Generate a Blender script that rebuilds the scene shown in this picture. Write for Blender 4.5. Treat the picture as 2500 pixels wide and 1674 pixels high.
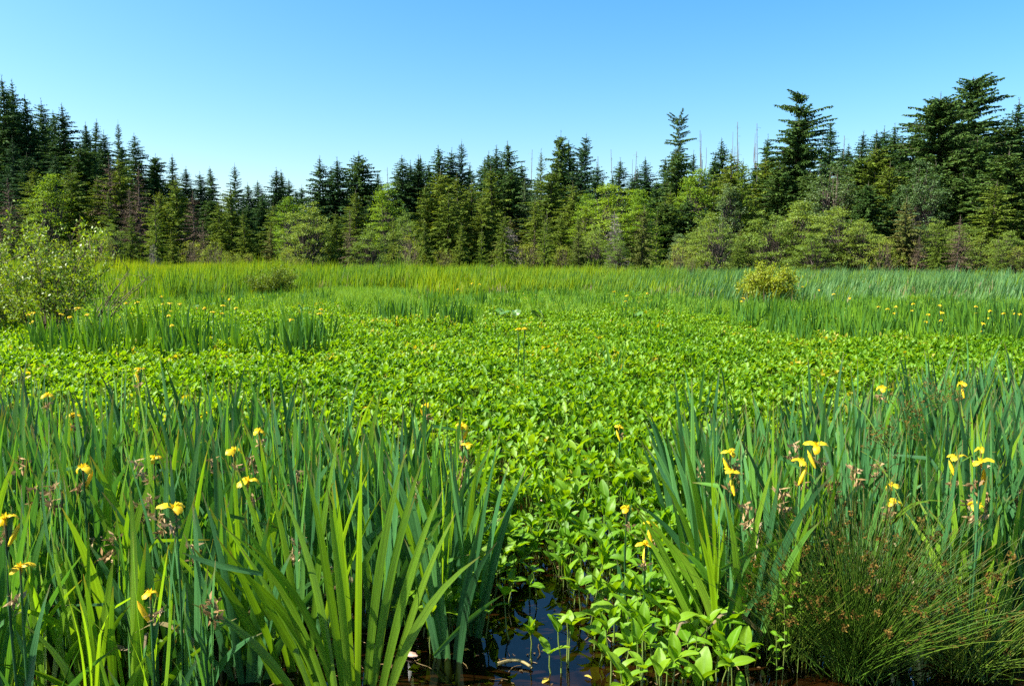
import bpy, math, random
import numpy as np
from mathutils import Vector, Matrix, Euler

for o in list(bpy.data.objects):
    bpy.data.objects.remove(o)
SC = bpy.context.scene
COL = SC.collection
R = math.radians

# ------------------------------------------------------------------ camera
CAM_H, FPX, HORIZON = 1.70, 1907.0, 645.0          # photograph is 2500 x 1674
PITCH = math.atan((837 - HORIZON) / FPX)
cam_data = bpy.data.cameras.new('camera')
cam_data.sensor_width = 36.0
cam_data.lens = 36.0 * FPX / 2500.0
cam_data.clip_start, cam_data.clip_end = 0.05, 6000
cam = bpy.data.objects.new('camera', cam_data)
cam.location = (0, 0, CAM_H)
cam.rotation_euler = (R(90) - PITCH, 0, 0)
COL.objects.link(cam)
SC.camera = cam

# ------------------------------------------------------------------ light
SUN_EL, SUN_AZ = R(48), R(-100)                      # azimuth from +Y, negative is to the left
world = bpy.data.worlds.new('World')
SC.world = world
world.use_nodes = True
wn, wl = world.node_tree.nodes, world.node_tree.links
wn.clear()
sky = wn.new('ShaderNodeTexSky')
sky.sky_type = 'NISHITA'
sky.sun_disc = False
sky.sun_elevation = SUN_EL
sky.sun_rotation = SUN_AZ
sky.air_density, sky.dust_density, sky.ozone_density = 1.0, 1.6, 2.0
hs = wn.new('ShaderNodeHueSaturation')
hs.inputs['Hue'].default_value = 0.492
hs.inputs['Saturation'].default_value = 1.42
hs.inputs['Value'].default_value = 1.0
bg = wn.new('ShaderNodeBackground')
bg.inputs['Strength'].default_value = 0.079
wo = wn.new('ShaderNodeOutputWorld')
wl.new(sky.outputs[0], hs.inputs['Color'])
wl.new(hs.outputs[0], bg.inputs['Color'])
wl.new(bg.outputs[0], wo.inputs['Surface'])
sd = bpy.data.lights.new('sun', 'SUN')
sd.energy, sd.angle, sd.color = 5.0, R(0.5), (1.0, 0.955, 0.88)
sun = bpy.data.objects.new('sun', sd)
to_sun = Vector((math.sin(SUN_AZ) * math.cos(SUN_EL), math.cos(SUN_AZ) * math.cos(SUN_EL), math.sin(SUN_EL)))
sun.rotation_euler = to_sun.to_track_quat('Z', 'Y').to_euler()
sun.location = to_sun * 60
COL.objects.link(sun)
SC.view_settings.view_transform = 'Standard'
SC.view_settings.look = 'None'
SC.view_settings.gamma = 1.0
SC.view_settings.exposure = 1.72
SC.view_settings.use_curve_mapping = False
SC.render.engine = 'CYCLES'
cy = SC.cycles
cy.max_bounces, cy.diffuse_bounces, cy.glossy_bounces = 5, 2, 2
cy.transmission_bounces, cy.transparent_max_bounces = 3, 8
cy.use_denoising = False
cy.use_adaptive_sampling = True
cy.adaptive_threshold = 0.02
cy.caustics_reflective = cy.caustics_refractive = False

# ------------------------------------------------------------------ helpers
def at(px, py, D):
    """point at depth D (metres along +Y) seen at photograph pixel px, py"""
    xc, yc = (px - 1250) / FPX, (837 - py) / FPX
    dy = math.cos(PITCH) + yc * math.sin(PITCH)
    dz = -math.sin(PITCH) + yc * math.cos(PITCH)
    t = D / dy
    return Vector((xc * t, D, CAM_H + dz * t))

def at_height(px, py, z):
    xc, yc = (px - 1250) / FPX, (837 - py) / FPX
    dy = math.cos(PITCH) + yc * math.sin(PITCH)
    dz = -math.sin(PITCH) + yc * math.cos(PITCH)
    t = (z - CAM_H) / dz
    return Vector((xc * t, dy * t, z))

def pix(x, y, z):
    """photograph pixel of a world point (used only to know what is in view)"""
    yy, zz = y, z - CAM_H
    f = yy * math.cos(PITCH) - zz * math.sin(PITCH)
    u = yy * math.sin(PITCH) + zz * math.cos(PITCH)
    return 1250 + FPX * x / f, 837 - FPX * u / f

class MB:
    """collects vertices, faces and the attributes r (per piece), u (across), v (along)"""
    def __init__(s):
        s.V, s.F, s.r, s.u, s.v, s.n = [], [], [], [], [], 0
    def add(s, V, F, r=0.5, u=0.5, v=0.5):
        V = np.asarray(V, float).reshape(-1, 3)
        n = len(V)
        s.V.append(V)
        F = np.asarray(F, int) + s.n
        s.F.append(F)
        for a, b in ((s.r, r), (s.u, u), (s.v, v)):
            a.append(np.broadcast_to(np.asarray(b, float), (n,)))
        s.n += n
    def mesh(s, name, mat, smooth=False):
        me = bpy.data.meshes.new(name)
        V = np.concatenate(s.V).astype(np.float32)
        loops = np.concatenate([f.ravel() for f in s.F]).astype(np.int32)
        tot = np.concatenate([np.full(len(f), f.shape[1]) for f in s.F]).astype(np.int32)
        start = np.concatenate([[0], np.cumsum(tot)[:-1]]).astype(np.int32)
        me.vertices.add(len(V)); me.vertices.foreach_set('co', V.ravel())
        me.loops.add(len(loops)); me.loops.foreach_set('vertex_index', loops)
        me.polygons.add(len(tot)); me.polygons.foreach_set('loop_start', start)
        me.polygons.foreach_set('loop_total', tot)
        if smooth:
            me.polygons.foreach_set('use_smooth', np.ones(len(tot), bool))
        for k, a in (('r', s.r), ('u', s.u), ('v', s.v)):
            at_ = me.attributes.new(k, 'FLOAT', 'POINT')
            at_.data.foreach_set('value', np.concatenate(a).astype(np.float32))
        me.update(calc_edges=True)
        me.validate()
        if mat is not None:
            me.materials.append(mat)
        return me

def nrm(v):
    return v / (np.linalg.norm(v, axis=-1, keepdims=True) + 1e-9)

def kites(mb, C, D, S, l, w, r, v=0.5, mid=0.45):
    """many small leaf-shaped quads"""
    C, D, S = np.asarray(C), np.asarray(D), np.asarray(S)
    n = len(C)
    l = np.broadcast_to(l, (n,))[:, None]; w = np.broadcast_to(w, (n,))[:, None]
    V = np.stack([C, C + D * l * mid + S * w * .5, C + D * l, C + D * l * mid - S * w * .5], 1).reshape(-1, 3)
    F = np.arange(n * 4).reshape(n, 4)
    mb.add(V, F, r=np.repeat(np.broadcast_to(r, (n,)), 4), u=np.tile([.5, 1, .5, 0], n),
           v=np.repeat(np.broadcast_to(v, (n,)), 4))

def tube(mb, P, rad, n=5, r=0.5):
    P = np.asarray(P, float); m = len(P)
    rad = np.broadcast_to(rad, (m,))
    T = nrm(np.gradient(P, axis=0))
    ref = np.array([1., .13, .07]) if abs(T[:, 2]).mean() > .5 else np.array([.05, .1, 1.])
    A = nrm(np.cross(T, ref)); B = np.cross(T, A)
    a = np.linspace(0, 2 * math.pi, n, endpoint=False)
    V = P[:, None, :] + rad[:, None, None] * (np.cos(a)[None, :, None] * A[:, None, :] + np.sin(a)[None, :, None] * B[:, None, :])
    i = np.arange(m - 1)[:, None] * n; j = np.arange(n)[None, :]; k = (j + 1) % n
    F = np.stack([i + j, i + k, i + n + k, i + n + j], -1).reshape(-1, 4)
    mb.add(V, F, r=r, u=0.5, v=np.repeat(np.linspace(0, 1, m), n))

def obj(name, me, parent=None, loc=(0, 0, 0), rot=(0, 0, 0), scl=(1, 1, 1)):
    o = bpy.data.objects.new(name, me)
    COL.objects.link(o)
    o.location, o.rotation_euler, o.scale = loc, rot, scl
    if parent is not None:
        o.parent = parent
    return o

def tag(o, label, cat, group=None, kind=None):
    o['label'] = label
    if cat: o['category'] = cat
    if group: o['group'] = group
    if kind: o['kind'] = kind
    return o

def thing(name, label, cat, loc=(0, 0, 0), rotz=0, group=None, scl=(1, 1, 1)):
    o = obj(name, None, None, loc, (0, 0, rotz), scl)
    o.empty_display_size = .1
    return tag(o, label, cat, group)

# ------------------------------------------------------------------ materials
def leaf_mat(name, cols, trans=0.35, tcol=(1.5, 1.35, .5), rough=0.45, spec=0.35, tip=None, patch=0.0,
             patch_scale=.15, vein=None, streak=0.0, rare=None):
    """cols: list of colours chosen by per-object and per-piece chance"""
    m = bpy.data.materials.new(name); m.use_nodes = True
    N, L = m.node_tree.nodes, m.node_tree.links
    N.clear()
    out = N.new('ShaderNodeOutputMaterial')
    oi = N.new('ShaderNodeObjectInfo')
    ar = N.new('ShaderNodeAttribute'); ar.attribute_name = 'r'
    add = N.new('ShaderNodeMath'); add.operation = 'ADD'
    mul = N.new('ShaderNodeMath'); mul.operation = 'MULTIPLY'; mul.inputs[1].default_value = 0.5
    L.new(oi.outputs['Random'], add.inputs[0]); L.new(ar.outputs['Fac'], add.inputs[1])
    L.new(add.outputs[0], mul.inputs[0])
    fac = mul.outputs[0]
    if patch:
        geo = N.new('ShaderNodeNewGeometry')
        nz = N.new('ShaderNodeTexNoise'); nz.inputs['Scale'].default_value = patch_scale
        nz.inputs['Detail'].default_value = 3
        L.new(geo.outputs['Position'], nz.inputs['Vector'])
        mr = N.new('ShaderNodeMapRange'); mr.inputs[1].default_value = .3; mr.inputs[2].default_value = .7
        mr.inputs[3].default_value = -patch; mr.inputs[4].default_value = patch
        L.new(nz.outputs['Fac'], mr.inputs[0])
        a2 = N.new('ShaderNodeMath'); a2.operation = 'ADD'; a2.use_clamp = True
        L.new(fac, a2.inputs[0]); L.new(mr.outputs[0], a2.inputs[1]); fac = a2.outputs[0]
    ramp = N.new('ShaderNodeValToRGB')
    e = ramp.color_ramp.elements
    k = len(cols)
    pos = [0.15 + 0.7 * i / max(1, k - 1) for i in range(k)]
    e[0].position, e[0].color = pos[0], (*cols[0], 1)
    e[1].position, e[1].color = pos[-1], (*cols[-1], 1)
    for i in range(1, k - 1):
        q = e.new(pos[i]); q.color = (*cols[i], 1)
    if rare:
        q = e.new(.93); q.color = (*cols[-1], 1)
        q = e.new(.97); q.color = (*rare, 1)
    L.new(fac, ramp.inputs[0])
    c = ramp.outputs[0]
    av = N.new('ShaderNodeAttribute'); av.attribute_name = 'v'
    au = N.new('ShaderNodeAttribute'); au.attribute_name = 'u'
    def mix(fac_sock, a, b):
        mx = N.new('ShaderNodeMix'); mx.data_type = 'RGBA'
        L.new(fac_sock, mx.inputs[0])
        for s, q in ((6, a), (7, b)):
            if isinstance(q, tuple): mx.inputs[s].default_value = (*q, 1)
            else: L.new(q, mx.inputs[s])
        return mx.outputs[2]
    def rng(sock, a, b, c_, d):
        q = N.new('ShaderNodeMapRange'); L.new(sock, q.inputs[0])
        for i, x in enumerate((a, b, c_, d)): q.inputs[i + 1].default_value = x
        return q.outputs[0]
    if streak:
        cx = N.new('ShaderNodeCombineXYZ')
        m1 = N.new('ShaderNodeMath'); m1.operation = 'MULTIPLY'; m1.inputs[1].default_value = 9
        m2 = N.new('ShaderNodeMath'); m2.operation = 'MULTIPLY'; m2.inputs[1].default_value = 2.2
        m3 = N.new('ShaderNodeMath'); m3.operation = 'MULTIPLY'; m3.inputs[1].default_value = 57
        L.new(au.outputs['Fac'], m1.inputs[0]); L.new(av.outputs['Fac'], m2.inputs[0]); L.new(oi.outputs['Random'], m3.inputs[0])
        L.new(m1.outputs[0], cx.inputs[0]); L.new(m2.outputs[0], cx.inputs[1]); L.new(m3.outputs[0], cx.inputs[2])
        n2 = N.new('ShaderNodeTexNoise'); n2.inputs['Scale'].default_value = 1.0; n2.inputs['Detail'].default_value = 4
        L.new(cx.outputs[0], n2.inputs['Vector'])
        h = N.new('ShaderNodeHueSaturation')
        L.new(rng(n2.outputs['Fac'], .3, .7, 1 - streak, 1 + streak), h.inputs['Value'])
        L.new(c, h.inputs['Color']); c = h.outputs[0]
    if vein:
        d = N.new('ShaderNodeMath'); d.operation = 'SUBTRACT'; d.inputs[1].default_value = .5
        L.new(au.outputs['Fac'], d.inputs[0])
        ab = N.new('ShaderNodeMath'); ab.operation = 'ABSOLUTE'; L.new(d.outputs[0], ab.inputs[0])
        c = mix(rng(ab.outputs[0], 0.0, .12, .7, 0), c, vein)
    if tip:
        c = mix(rng(av.outputs['Fac'], .9, 1.0, 0, .85), c, tip)
    p = N.new('ShaderNodeBsdfPrincipled')
    p.inputs['Roughness'].default_value = rough
    p.inputs['Specular IOR Level'].default_value = spec
    L.new(c, p.inputs['Base Color'])
    if trans:
        tr = N.new('ShaderNodeBsdfTranslucent')
        mm = N.new('ShaderNodeMix'); mm.data_type = 'RGBA'; mm.blend_type = 'MULTIPLY'; mm.inputs[0].default_value = 1
        L.new(c, mm.inputs[6]); mm.inputs[7].default_value = (*tcol, 1)
        L.new(mm.outputs[2], tr.inputs['Color'])
        ms = N.new('ShaderNodeMixShader'); ms.inputs[0].default_value = trans
        L.new(p.outputs[0], ms.inputs[1]); L.new(tr.outputs[0], ms.inputs[2])
        L.new(ms.outputs[0], out.inputs['Surface'])
    else:
        L.new(p.outputs[0], out.inputs['Surface'])
    return m

def noise_mat(name, c1, c2, scale=4, rough=.85, bump=.3, spec=.2, stretch=(1, 1, 1), coord='Object'):
    m = bpy.data.materials.new(name); m.use_nodes = True
    N, L = m.node_tree.nodes, m.node_tree.links
    p = N['Principled BSDF']
    p.inputs['Roughness'].default_value = rough; p.inputs['Specular IOR Level'].default_value = spec
    tc = N.new('ShaderNodeTexCoord'); mp = N.new('ShaderNodeMapping'); mp.inputs['Scale'].default_value = stretch
    L.new(tc.outputs[coord], mp.inputs[0])
    nz = N.new('ShaderNodeTexNoise'); nz.inputs['Scale'].default_value = scale; nz.inputs['Detail'].default_value = 6
    L.new(mp.outputs[0], nz.inputs['Vector'])
    rp = N.new('ShaderNodeValToRGB'); e = rp.color_ramp.elements
    e[0].position, e[0].color = .35, (*c1, 1); e[1].position, e[1].color = .65, (*c2, 1)
    L.new(nz.outputs['Fac'], rp.inputs[0]); L.new(rp.outputs[0], p.inputs['Base Color'])
    if bump:
        b = N.new('ShaderNodeBump'); b.inputs['Strength'].default_value = bump; b.inputs['Distance'].default_value = .02
        L.new(nz.outputs['Fac'], b.inputs['Height']); L.new(b.outputs[0], p.inputs['Normal'])
    return m

M = {}
M['mud'] = noise_mat('mud', (.018, .011, .005), (.055, .034, .014), 9, .8, .6, .3)
M['bark'] = noise_mat('bark', (.05, .038, .03), (.13, .105, .085), 6, .9, .5, .1, (1, 1, .2))
M['grey_bark'] = noise_mat('grey_bark', (.08, .070, .062), (.19, .172, .16), 6, .9, .4, .1, (1, 1, .2))
M['twig'] = noise_mat('twig', (.05, .035, .02), (.12, .095, .06), 12, .8, .2, .2)
M['iris'] = leaf_mat('iris_leaf', [(.014, .058, .014), (.042, .135, .044), (.066, .185, .048), (.105, .230, .012)], .32, (1.6, 1.5, .3),  # blue-green sheen and extra light-dark contrast put into the blade colours
                     .36, .42, tip=(.16, .10, .04), streak=.4)
M['iris_young'] = leaf_mat('iris_young_leaf', [(.095, .215, .010), (.14, .270, .013), (.18, .310, .018)], .45, (1.5, 1.4, .4),
                           .4, .4, tip=(.20, .13, .04), streak=.4)
M['iris_far'] = leaf_mat('iris_far_leaf', [(.036, .115, .020), (.060, .155, .013), (.100, .205, .008)], .34, (1.5, 1.4, .35), .45, .25, patch=.25)
M['bogbean'] = leaf_mat('bogbean_leaf', [(.070, .190, .004), (.118, .260, .005), (.182, .318, .014)], .46, (1.6, 1.35, .2),
                        .48, .26, vein=(.18, .32, .05), rare=(.34, .30, .03), patch=.28, patch_scale=.5)
M['petiole'] = leaf_mat('petiole', [(.08, .13, .02), (.12, .16, .03)], .0, rough=.5)
M['cattail'] = leaf_mat('cattail_leaf', [(.070, .160, .022), (.105, .200, .011), (.150, .242, .005), (.200, .260, .008)], .42, (1.4, 1.25, .35),
                        .55, .15, patch=.45, patch_scale=.045)
M['reed'] = leaf_mat('reed_leaf', [(.050, .140, .045), (.075, .175, .055), (.105, .205, .050)], .36, (1.4, 1.3, .5), .5, .25, patch=.3, patch_scale=.08)
M['dry'] = leaf_mat('dry_leaf', [(.26, .19, .10), (.36, .29, .17)], .3, (1, 1, .8), .7, .1)
M['grass'] = leaf_mat('grass_blade', [(.115, .235, .014), (.15, .275, .018)], .4, (1.4, 1.2, .4), .5, .3)
M['rush'] = leaf_mat('rush_stem', [(.034, .085, .006), (.066, .138, .010), (.120, .165, .018)], .15, (1.4, 1.2, .3), .4, .3, tip=(.18, .11, .03))
M['seed'] = leaf_mat('rush_seed', [(.055, .030, .005), (.092, .054, .009), (.160, .108, .022)], .1, (1, 1, 1), .8, .1)
M['petal'] = leaf_mat('yellow_petal', [(.68, .44, .006), (.74, .54, .014), (.78, .62, .03)], .4, (1.05, 1.0, .6), .5, .3)
M['withered'] = leaf_mat('withered_flower', [(.20, .12, .045), (.32, .22, .10), (.42, .31, .17)], .2, (1, 1, 1), .8, .1)
M['lily'] = leaf_mat('lily_leaf', [(.05, .14, .02), (.07, .17, .02)], .3, (1.4, 1.3, .5), .4, .35, vein=(.15, .24, .07))
M['spruce'] = leaf_mat('spruce_needles', [(.018, .052, .020), (.034, .080, .024), (.056, .110, .026)], .2, (1.4, 1.3, .6), .65, .06)
M['hemlock'] = leaf_mat('hemlock_needles', [(.066, .112, .014), (.100, .150, .017), (.140, .185, .024)], .28, (1.4, 1.3, .5), .65, .06)
M['fir'] = leaf_mat('fir_needles', [(.024, .062, .016), (.048, .096, .020), (.080, .132, .022)], .2, (1.4, 1.3, .6), .65, .06)
M['young'] = leaf_mat('young_needles', [(.080, .140, .012), (.11, .175, .016), (.14, .205, .018)], .25, (1.4, 1.3, .4), .65, .06)
M['cedar'] = leaf_mat('cedar_sprays', [(.070, .100, .018), (.095, .118, .024), (.115, .105, .028)], .22, (1.3, 1.2, .5), .65, .06)
M['deadneedle'] = leaf_mat('dead_needles', [(.075, .052, .036), (.11, .078, .052), (.115, .100, .045)], .1, (1, 1, 1), .8, .1)
M['greytwig'] = leaf_mat('grey_twigs', [(.13, .115, .105), (.20, .18, .165)], 0, rough=.9, spec=.1)
M['alder'] = leaf_mat('alder_leaf', [(.092, .155, .026), (.130, .200, .032), (.175, .240, .040)], .36, (1.4, 1.3, .4), .55, .15)
M['bright'] = leaf_mat('maple_leaf', [(.100, .190, .016), (.145, .240, .020), (.195, .285, .026)], .38, (1.4, 1.3, .35), .55, .15)
M['silver'] = leaf_mat('poplar_leaf', [(.055, .105, .034), (.080, .138, .046), (.118, .172, .066)], .28, (1.3, 1.3, .5), .5, .2)
M['willow'] = leaf_mat('willow_leaf', [(.140, .195, .022), (.190, .240, .030), (.240, .275, .040)], .36, (1.4, 1.3, .4), .55, .12)
M['shrub'] = leaf_mat('shrub_leaf', [(.135, .225, .012), (.19, .285, .016), (.25, .34, .022)], .4, (1.4, 1.25, .35), .45, .35)
M['gale'] = leaf_mat('yellow_shrub_leaf', [(.17, .225, .008), (.23, .28, .010), (.30, .33, .014)], .36, (1.4, 1.2, .35), .5, .3)
M['hedge'] = leaf_mat('olive_shrub_leaf', [(.085, .140, .010), (.125, .185, .012), (.17, .225, .016)], .34, (1.4, 1.2, .35), .55, .15)
M['pale_stem'] = noise_mat('pale_stem', (.17, .13, .045), (.30, .24, .09), 20, .6, .2, .3)
M['pink_bark'] = noise_mat('pale_bark_piece', (.26, .16, .11), (.48, .33, .26), 25, .8, .5, .2)
M['yellow_leaf'] = leaf_mat('fallen_leaf', [(.38, .30, .03), (.30, .20, .04)], .2, (1, 1, 1), .5, .3)
M['litter'] = leaf_mat('wet_litter', [(.05, .028, .010), (.09, .055, .018), (.14, .10, .03)], .1, (1, 1, 1), .6, .3)
M['forest_floor'] = noise_mat('forest_floor', (.02, .016, .009), (.05, .045, .02), 1.5, .95, .4, .1)

wm = bpy.data.materials.new('marsh_water'); wm.use_nodes = True
N, L = wm.node_tree.nodes, wm.node_tree.links
N.clear()
out = N.new('ShaderNodeOutputMaterial'); ms = N.new('ShaderNodeMixShader')
tb = N.new('ShaderNodeBsdfTransparent'); tb.inputs[0].default_value = (.58, .44, .26, 1)
gl = N.new('ShaderNodeBsdfGlossy'); gl.inputs['Roughness'].default_value = .015
fr = N.new('ShaderNodeFresnel'); fr.inputs[0].default_value = 1.48
tc = N.new('ShaderNodeNewGeometry'); nz = N.new('ShaderNodeTexNoise')
nz.inputs['Scale'].default_value = 3.5; nz.inputs['Detail'].default_value = 2
bp = N.new('ShaderNodeBump'); bp.inputs['Strength'].default_value = .06; bp.inputs['Distance'].default_value = .05
L.new(tc.outputs['Position'], nz.inputs['Vector']); L.new(nz.outputs['Fac'], bp.inputs['Height'])
L.new(bp.outputs[0], gl.inputs['Normal']); L.new(bp.outputs[0], fr.inputs['Normal'])
L.new(fr.outputs[0], ms.inputs[0]); L.new(tb.outputs[0], ms.inputs[1]); L.new(gl.outputs[0], ms.inputs[2])
L.new(ms.outputs[0], out.inputs['Surface'])
M['water'] = wm

# ------------------------------------------------------------------ terrain
def sstep(a, b, x):
    t = np.clip((np.asarray(x, float) - a) / (b - a), 0, 1)
    return t * t * (3 - 2 * t)
def shore(x):
    x = np.asarray(x, float)
    return 88 - 26 * sstep(5, 45, x) + 4 * np.sin(x * .11) - 10 * sstep(-30, -60, x)
def terrain(x, y):
    x = np.asarray(x, float); y = np.asarray(y, float)
    s = shore(x)
    z = -.13 + .02 * np.sin(x * 3.1) * np.cos(y * 2.7) + .8 * sstep(0, 10, y - s)
    z = z + 8 * sstep(20, 90, y - s) * sstep(-25, -85, x) + 6 * sstep(20, 90, y - s) * sstep(20, 70, x)
    z = z + 2.5 * sstep(20, 60, y - s)
    bank = .10 * np.exp(-((x - 1.6) ** 2 / .55 + (y - 2.9) ** 2 / .35)) + .10 * sstep(2.6, 1.9, y)
    return z + bank

gx = np.concatenate([[-3000, -900, -400], np.arange(-220, -20, 8), np.arange(-20, -6, 1.5), np.arange(-6, 6, .2), np.arange(6, 20, 1.5), np.arange(20, 221, 8), [400, 900, 3000]])
gy = np.concatenate([[-900, -100, -20, -4], np.arange(-2, 8, .2), np.arange(8, 40, 1.6), np.arange(40, 240, 6), [260, 400, 900, 4000]])
X, Y = np.meshgrid(gx, gy)
Z = terrain(X, np.clip(Y, -10, 300))
nx, ny = len(gx), len(gy)
i = np.arange(ny - 1)[:, None] * nx; j = np.arange(nx - 1)[None, :]
F = np.stack([i + j, i + j + 1, i + nx + j + 1, i + nx + j], -1).reshape(-1, 4)
mb = MB(); mb.add(np.stack([X, Y, Z], -1), F)
_n, _l = M['mud'].node_tree.nodes, M['mud'].node_tree.links
_g = _n.new('ShaderNodeNewGeometry'); _sx = _n.new('ShaderNodeSeparateXYZ'); _l.new(_g.outputs['Position'], _sx.inputs[0])
_mr = _n.new('ShaderNodeMapRange'); _mr.inputs[1].default_value = .15; _mr.inputs[2].default_value = .6; _l.new(_sx.outputs['Z'], _mr.inputs[0])
_mx = _n.new('ShaderNodeMix'); _mx.data_type = 'RGBA'; _mx.inputs[7].default_value = (.022, .036, .010, 1)
_src = _n['Principled BSDF'].inputs['Base Color'].links[0].from_socket
_l.new(_mr.outputs[0], _mx.inputs[0]); _l.new(_src, _mx.inputs[6]); _l.new(_mx.outputs[2], _n['Principled BSDF'].inputs['Base Color'])
g = obj('ground', mb.mesh('ground', M['mud'], True)); g['kind'] = 'structure'
g['label'] = 'dark brown mud bed of the marsh and forest floor'
mb = MB(); mb.add([(-160, -30, 0), (160, -30, 0), (160, 100, 0), (-160, 100, 0)], [[0, 1, 2, 3]])
w = obj('water', mb.mesh('water', M['water'])); w['kind'] = 'structure'
w['label'] = 'still brown marsh water reflecting blue sky'

# ------------------------------------------------------------------ trees
def conifer(seed, H, Rm, cb=.05, prof=.8, whorl=.42, nb=6, up=.05, droop=.28, spray=.42, wide=.16, step=.26,
            lean=0., gaps=None, rag=.25, top_tuft=True, needle='spruce', bark='bark', asym=None, hang=.35, trunk_r=None, flat=None):
    rs = np.random.RandomState(seed)
    tr, cr = MB(), MB()
    n = 14
    zz = np.linspace(-.6, H, n); tz = np.clip(zz / H, 0, 1)
    wob = rs.uniform(-.12, .12, 2) * H * .04
    P = np.stack([wob[0] * np.sin(tz * 3) + lean * H * tz ** 3, wob[1] * np.sin(tz * 2.3), zz], 1)
    tr0 = trunk_r or H * .011
    tube(tr, P, tr0 * (1 - tz * .93) + .012, 7)
    def axis(z):
        t = z / H
        return np.array([wob[0] * math.sin(t * 3) + lean * H * t ** 3, wob[1] * math.sin(t * 2.3), z])
    z = H * cb
    while z < H * .985:
        t = (z - H * cb) / (H * (1 - cb))
        if gaps and any(a < t < b for a, b in gaps):
            z += whorl * .5; continue
        Lb = Rm * ((1 - t) ** prof) * (1 if t > .12 else .75 + 2 * t)
        if flat: Lb = Rm * flat(t)
        k = max(3, int(round(nb * (.6 + .6 * (1 - t)))))
        a0 = rs.uniform(0, 6.28)
        for b in range(k):
            az = a0 + 6.283 * b / k + rs.uniform(-.4, .4)
            l = Lb * (1 + rs.uniform(-rag * 1.6, rag)) + .12
            if asym: l *= asym(az, t)
            if l < .1: continue
            d = np.array([math.cos(az), math.sin(az), 0]); sd_ = np.array([-d[1], d[0], 0])
            u_ = up + (.55 * t ** 2) + rs.uniform(-.08, .08); dr = droop * (1 - .5 * t) * rs.uniform(.7, 1.3)
            base = axis(min(z + rs.uniform(-.15, .15), H * .99))
            m = max(2, int(l / step) + 1)
            s = np.linspace(.12, 1, m)
            Pc = base + np.outer(l * s, d) + np.outer(l * (u_ * s - dr * s * s), [0, 0, 1])
            sp = np.linspace(0, 1, 4)
            tube(tr, base + np.outer(l * sp, d) + np.outer(l * (u_ * sp - dr * sp * sp), [0, 0, 1]), max(.012, .014 * l) * (1 - .8 * sp), 3)
            q = rs.rand() * .6
            for sg, hg in ((-1, hang), (1, hang), (0, hang * .6), (-.5, 1.1), (.5, 1.1)):
                Dv = nrm(d * (.75 if sg else 1) * (1 if hg < 1 else .4) + sd_ * sg * .75 + rs.normal(0, .24, (m, 3)) - np.array([0, 0, hg]))
                Sv = nrm(np.cross(Dv, np.array([0, 0, 1.]) + rs.normal(0, .8, (m, 3))))
                ll = spray * (.55 + .75 * (1 - s)) * rs.uniform(.6, 1.3, m) * min(1, .30 + l * .33)
                kites(cr, Pc, Dv, Sv, ll, wide * min(1, .45 + l * .25) * rs.uniform(.6, 1.3, m), np.clip(q + rs.uniform(0, .4, m), 0, 1))
        z += whorl * rs.uniform(.7, 1.25) * (1 if t < .8 else .7)
    if top_tuft:
        m = 14
        tube(tr, [axis(H * .97), axis(H) + np.array([0, 0, .25]), axis(H) + np.array([rs.uniform(-.15, .15), 0, .8])], [.04, .025, .008], 4)
        tp = axis(H) - np.outer(rs.uniform(-.6, .9, m), [0, 0, 1])
        Dv = nrm(rs.normal(0, .35, (m, 3)) + np.array([0, 0, .9]))
        Sv = nrm(np.cross(Dv, rs.normal(0, 1, (m, 3))))
        kites(cr, tp, Dv, Sv, .28, .06, rs.rand(m) * .7)
    return tr.mesh('trunk', M[bark], True), cr.mesh('crown', M[needle])

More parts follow.
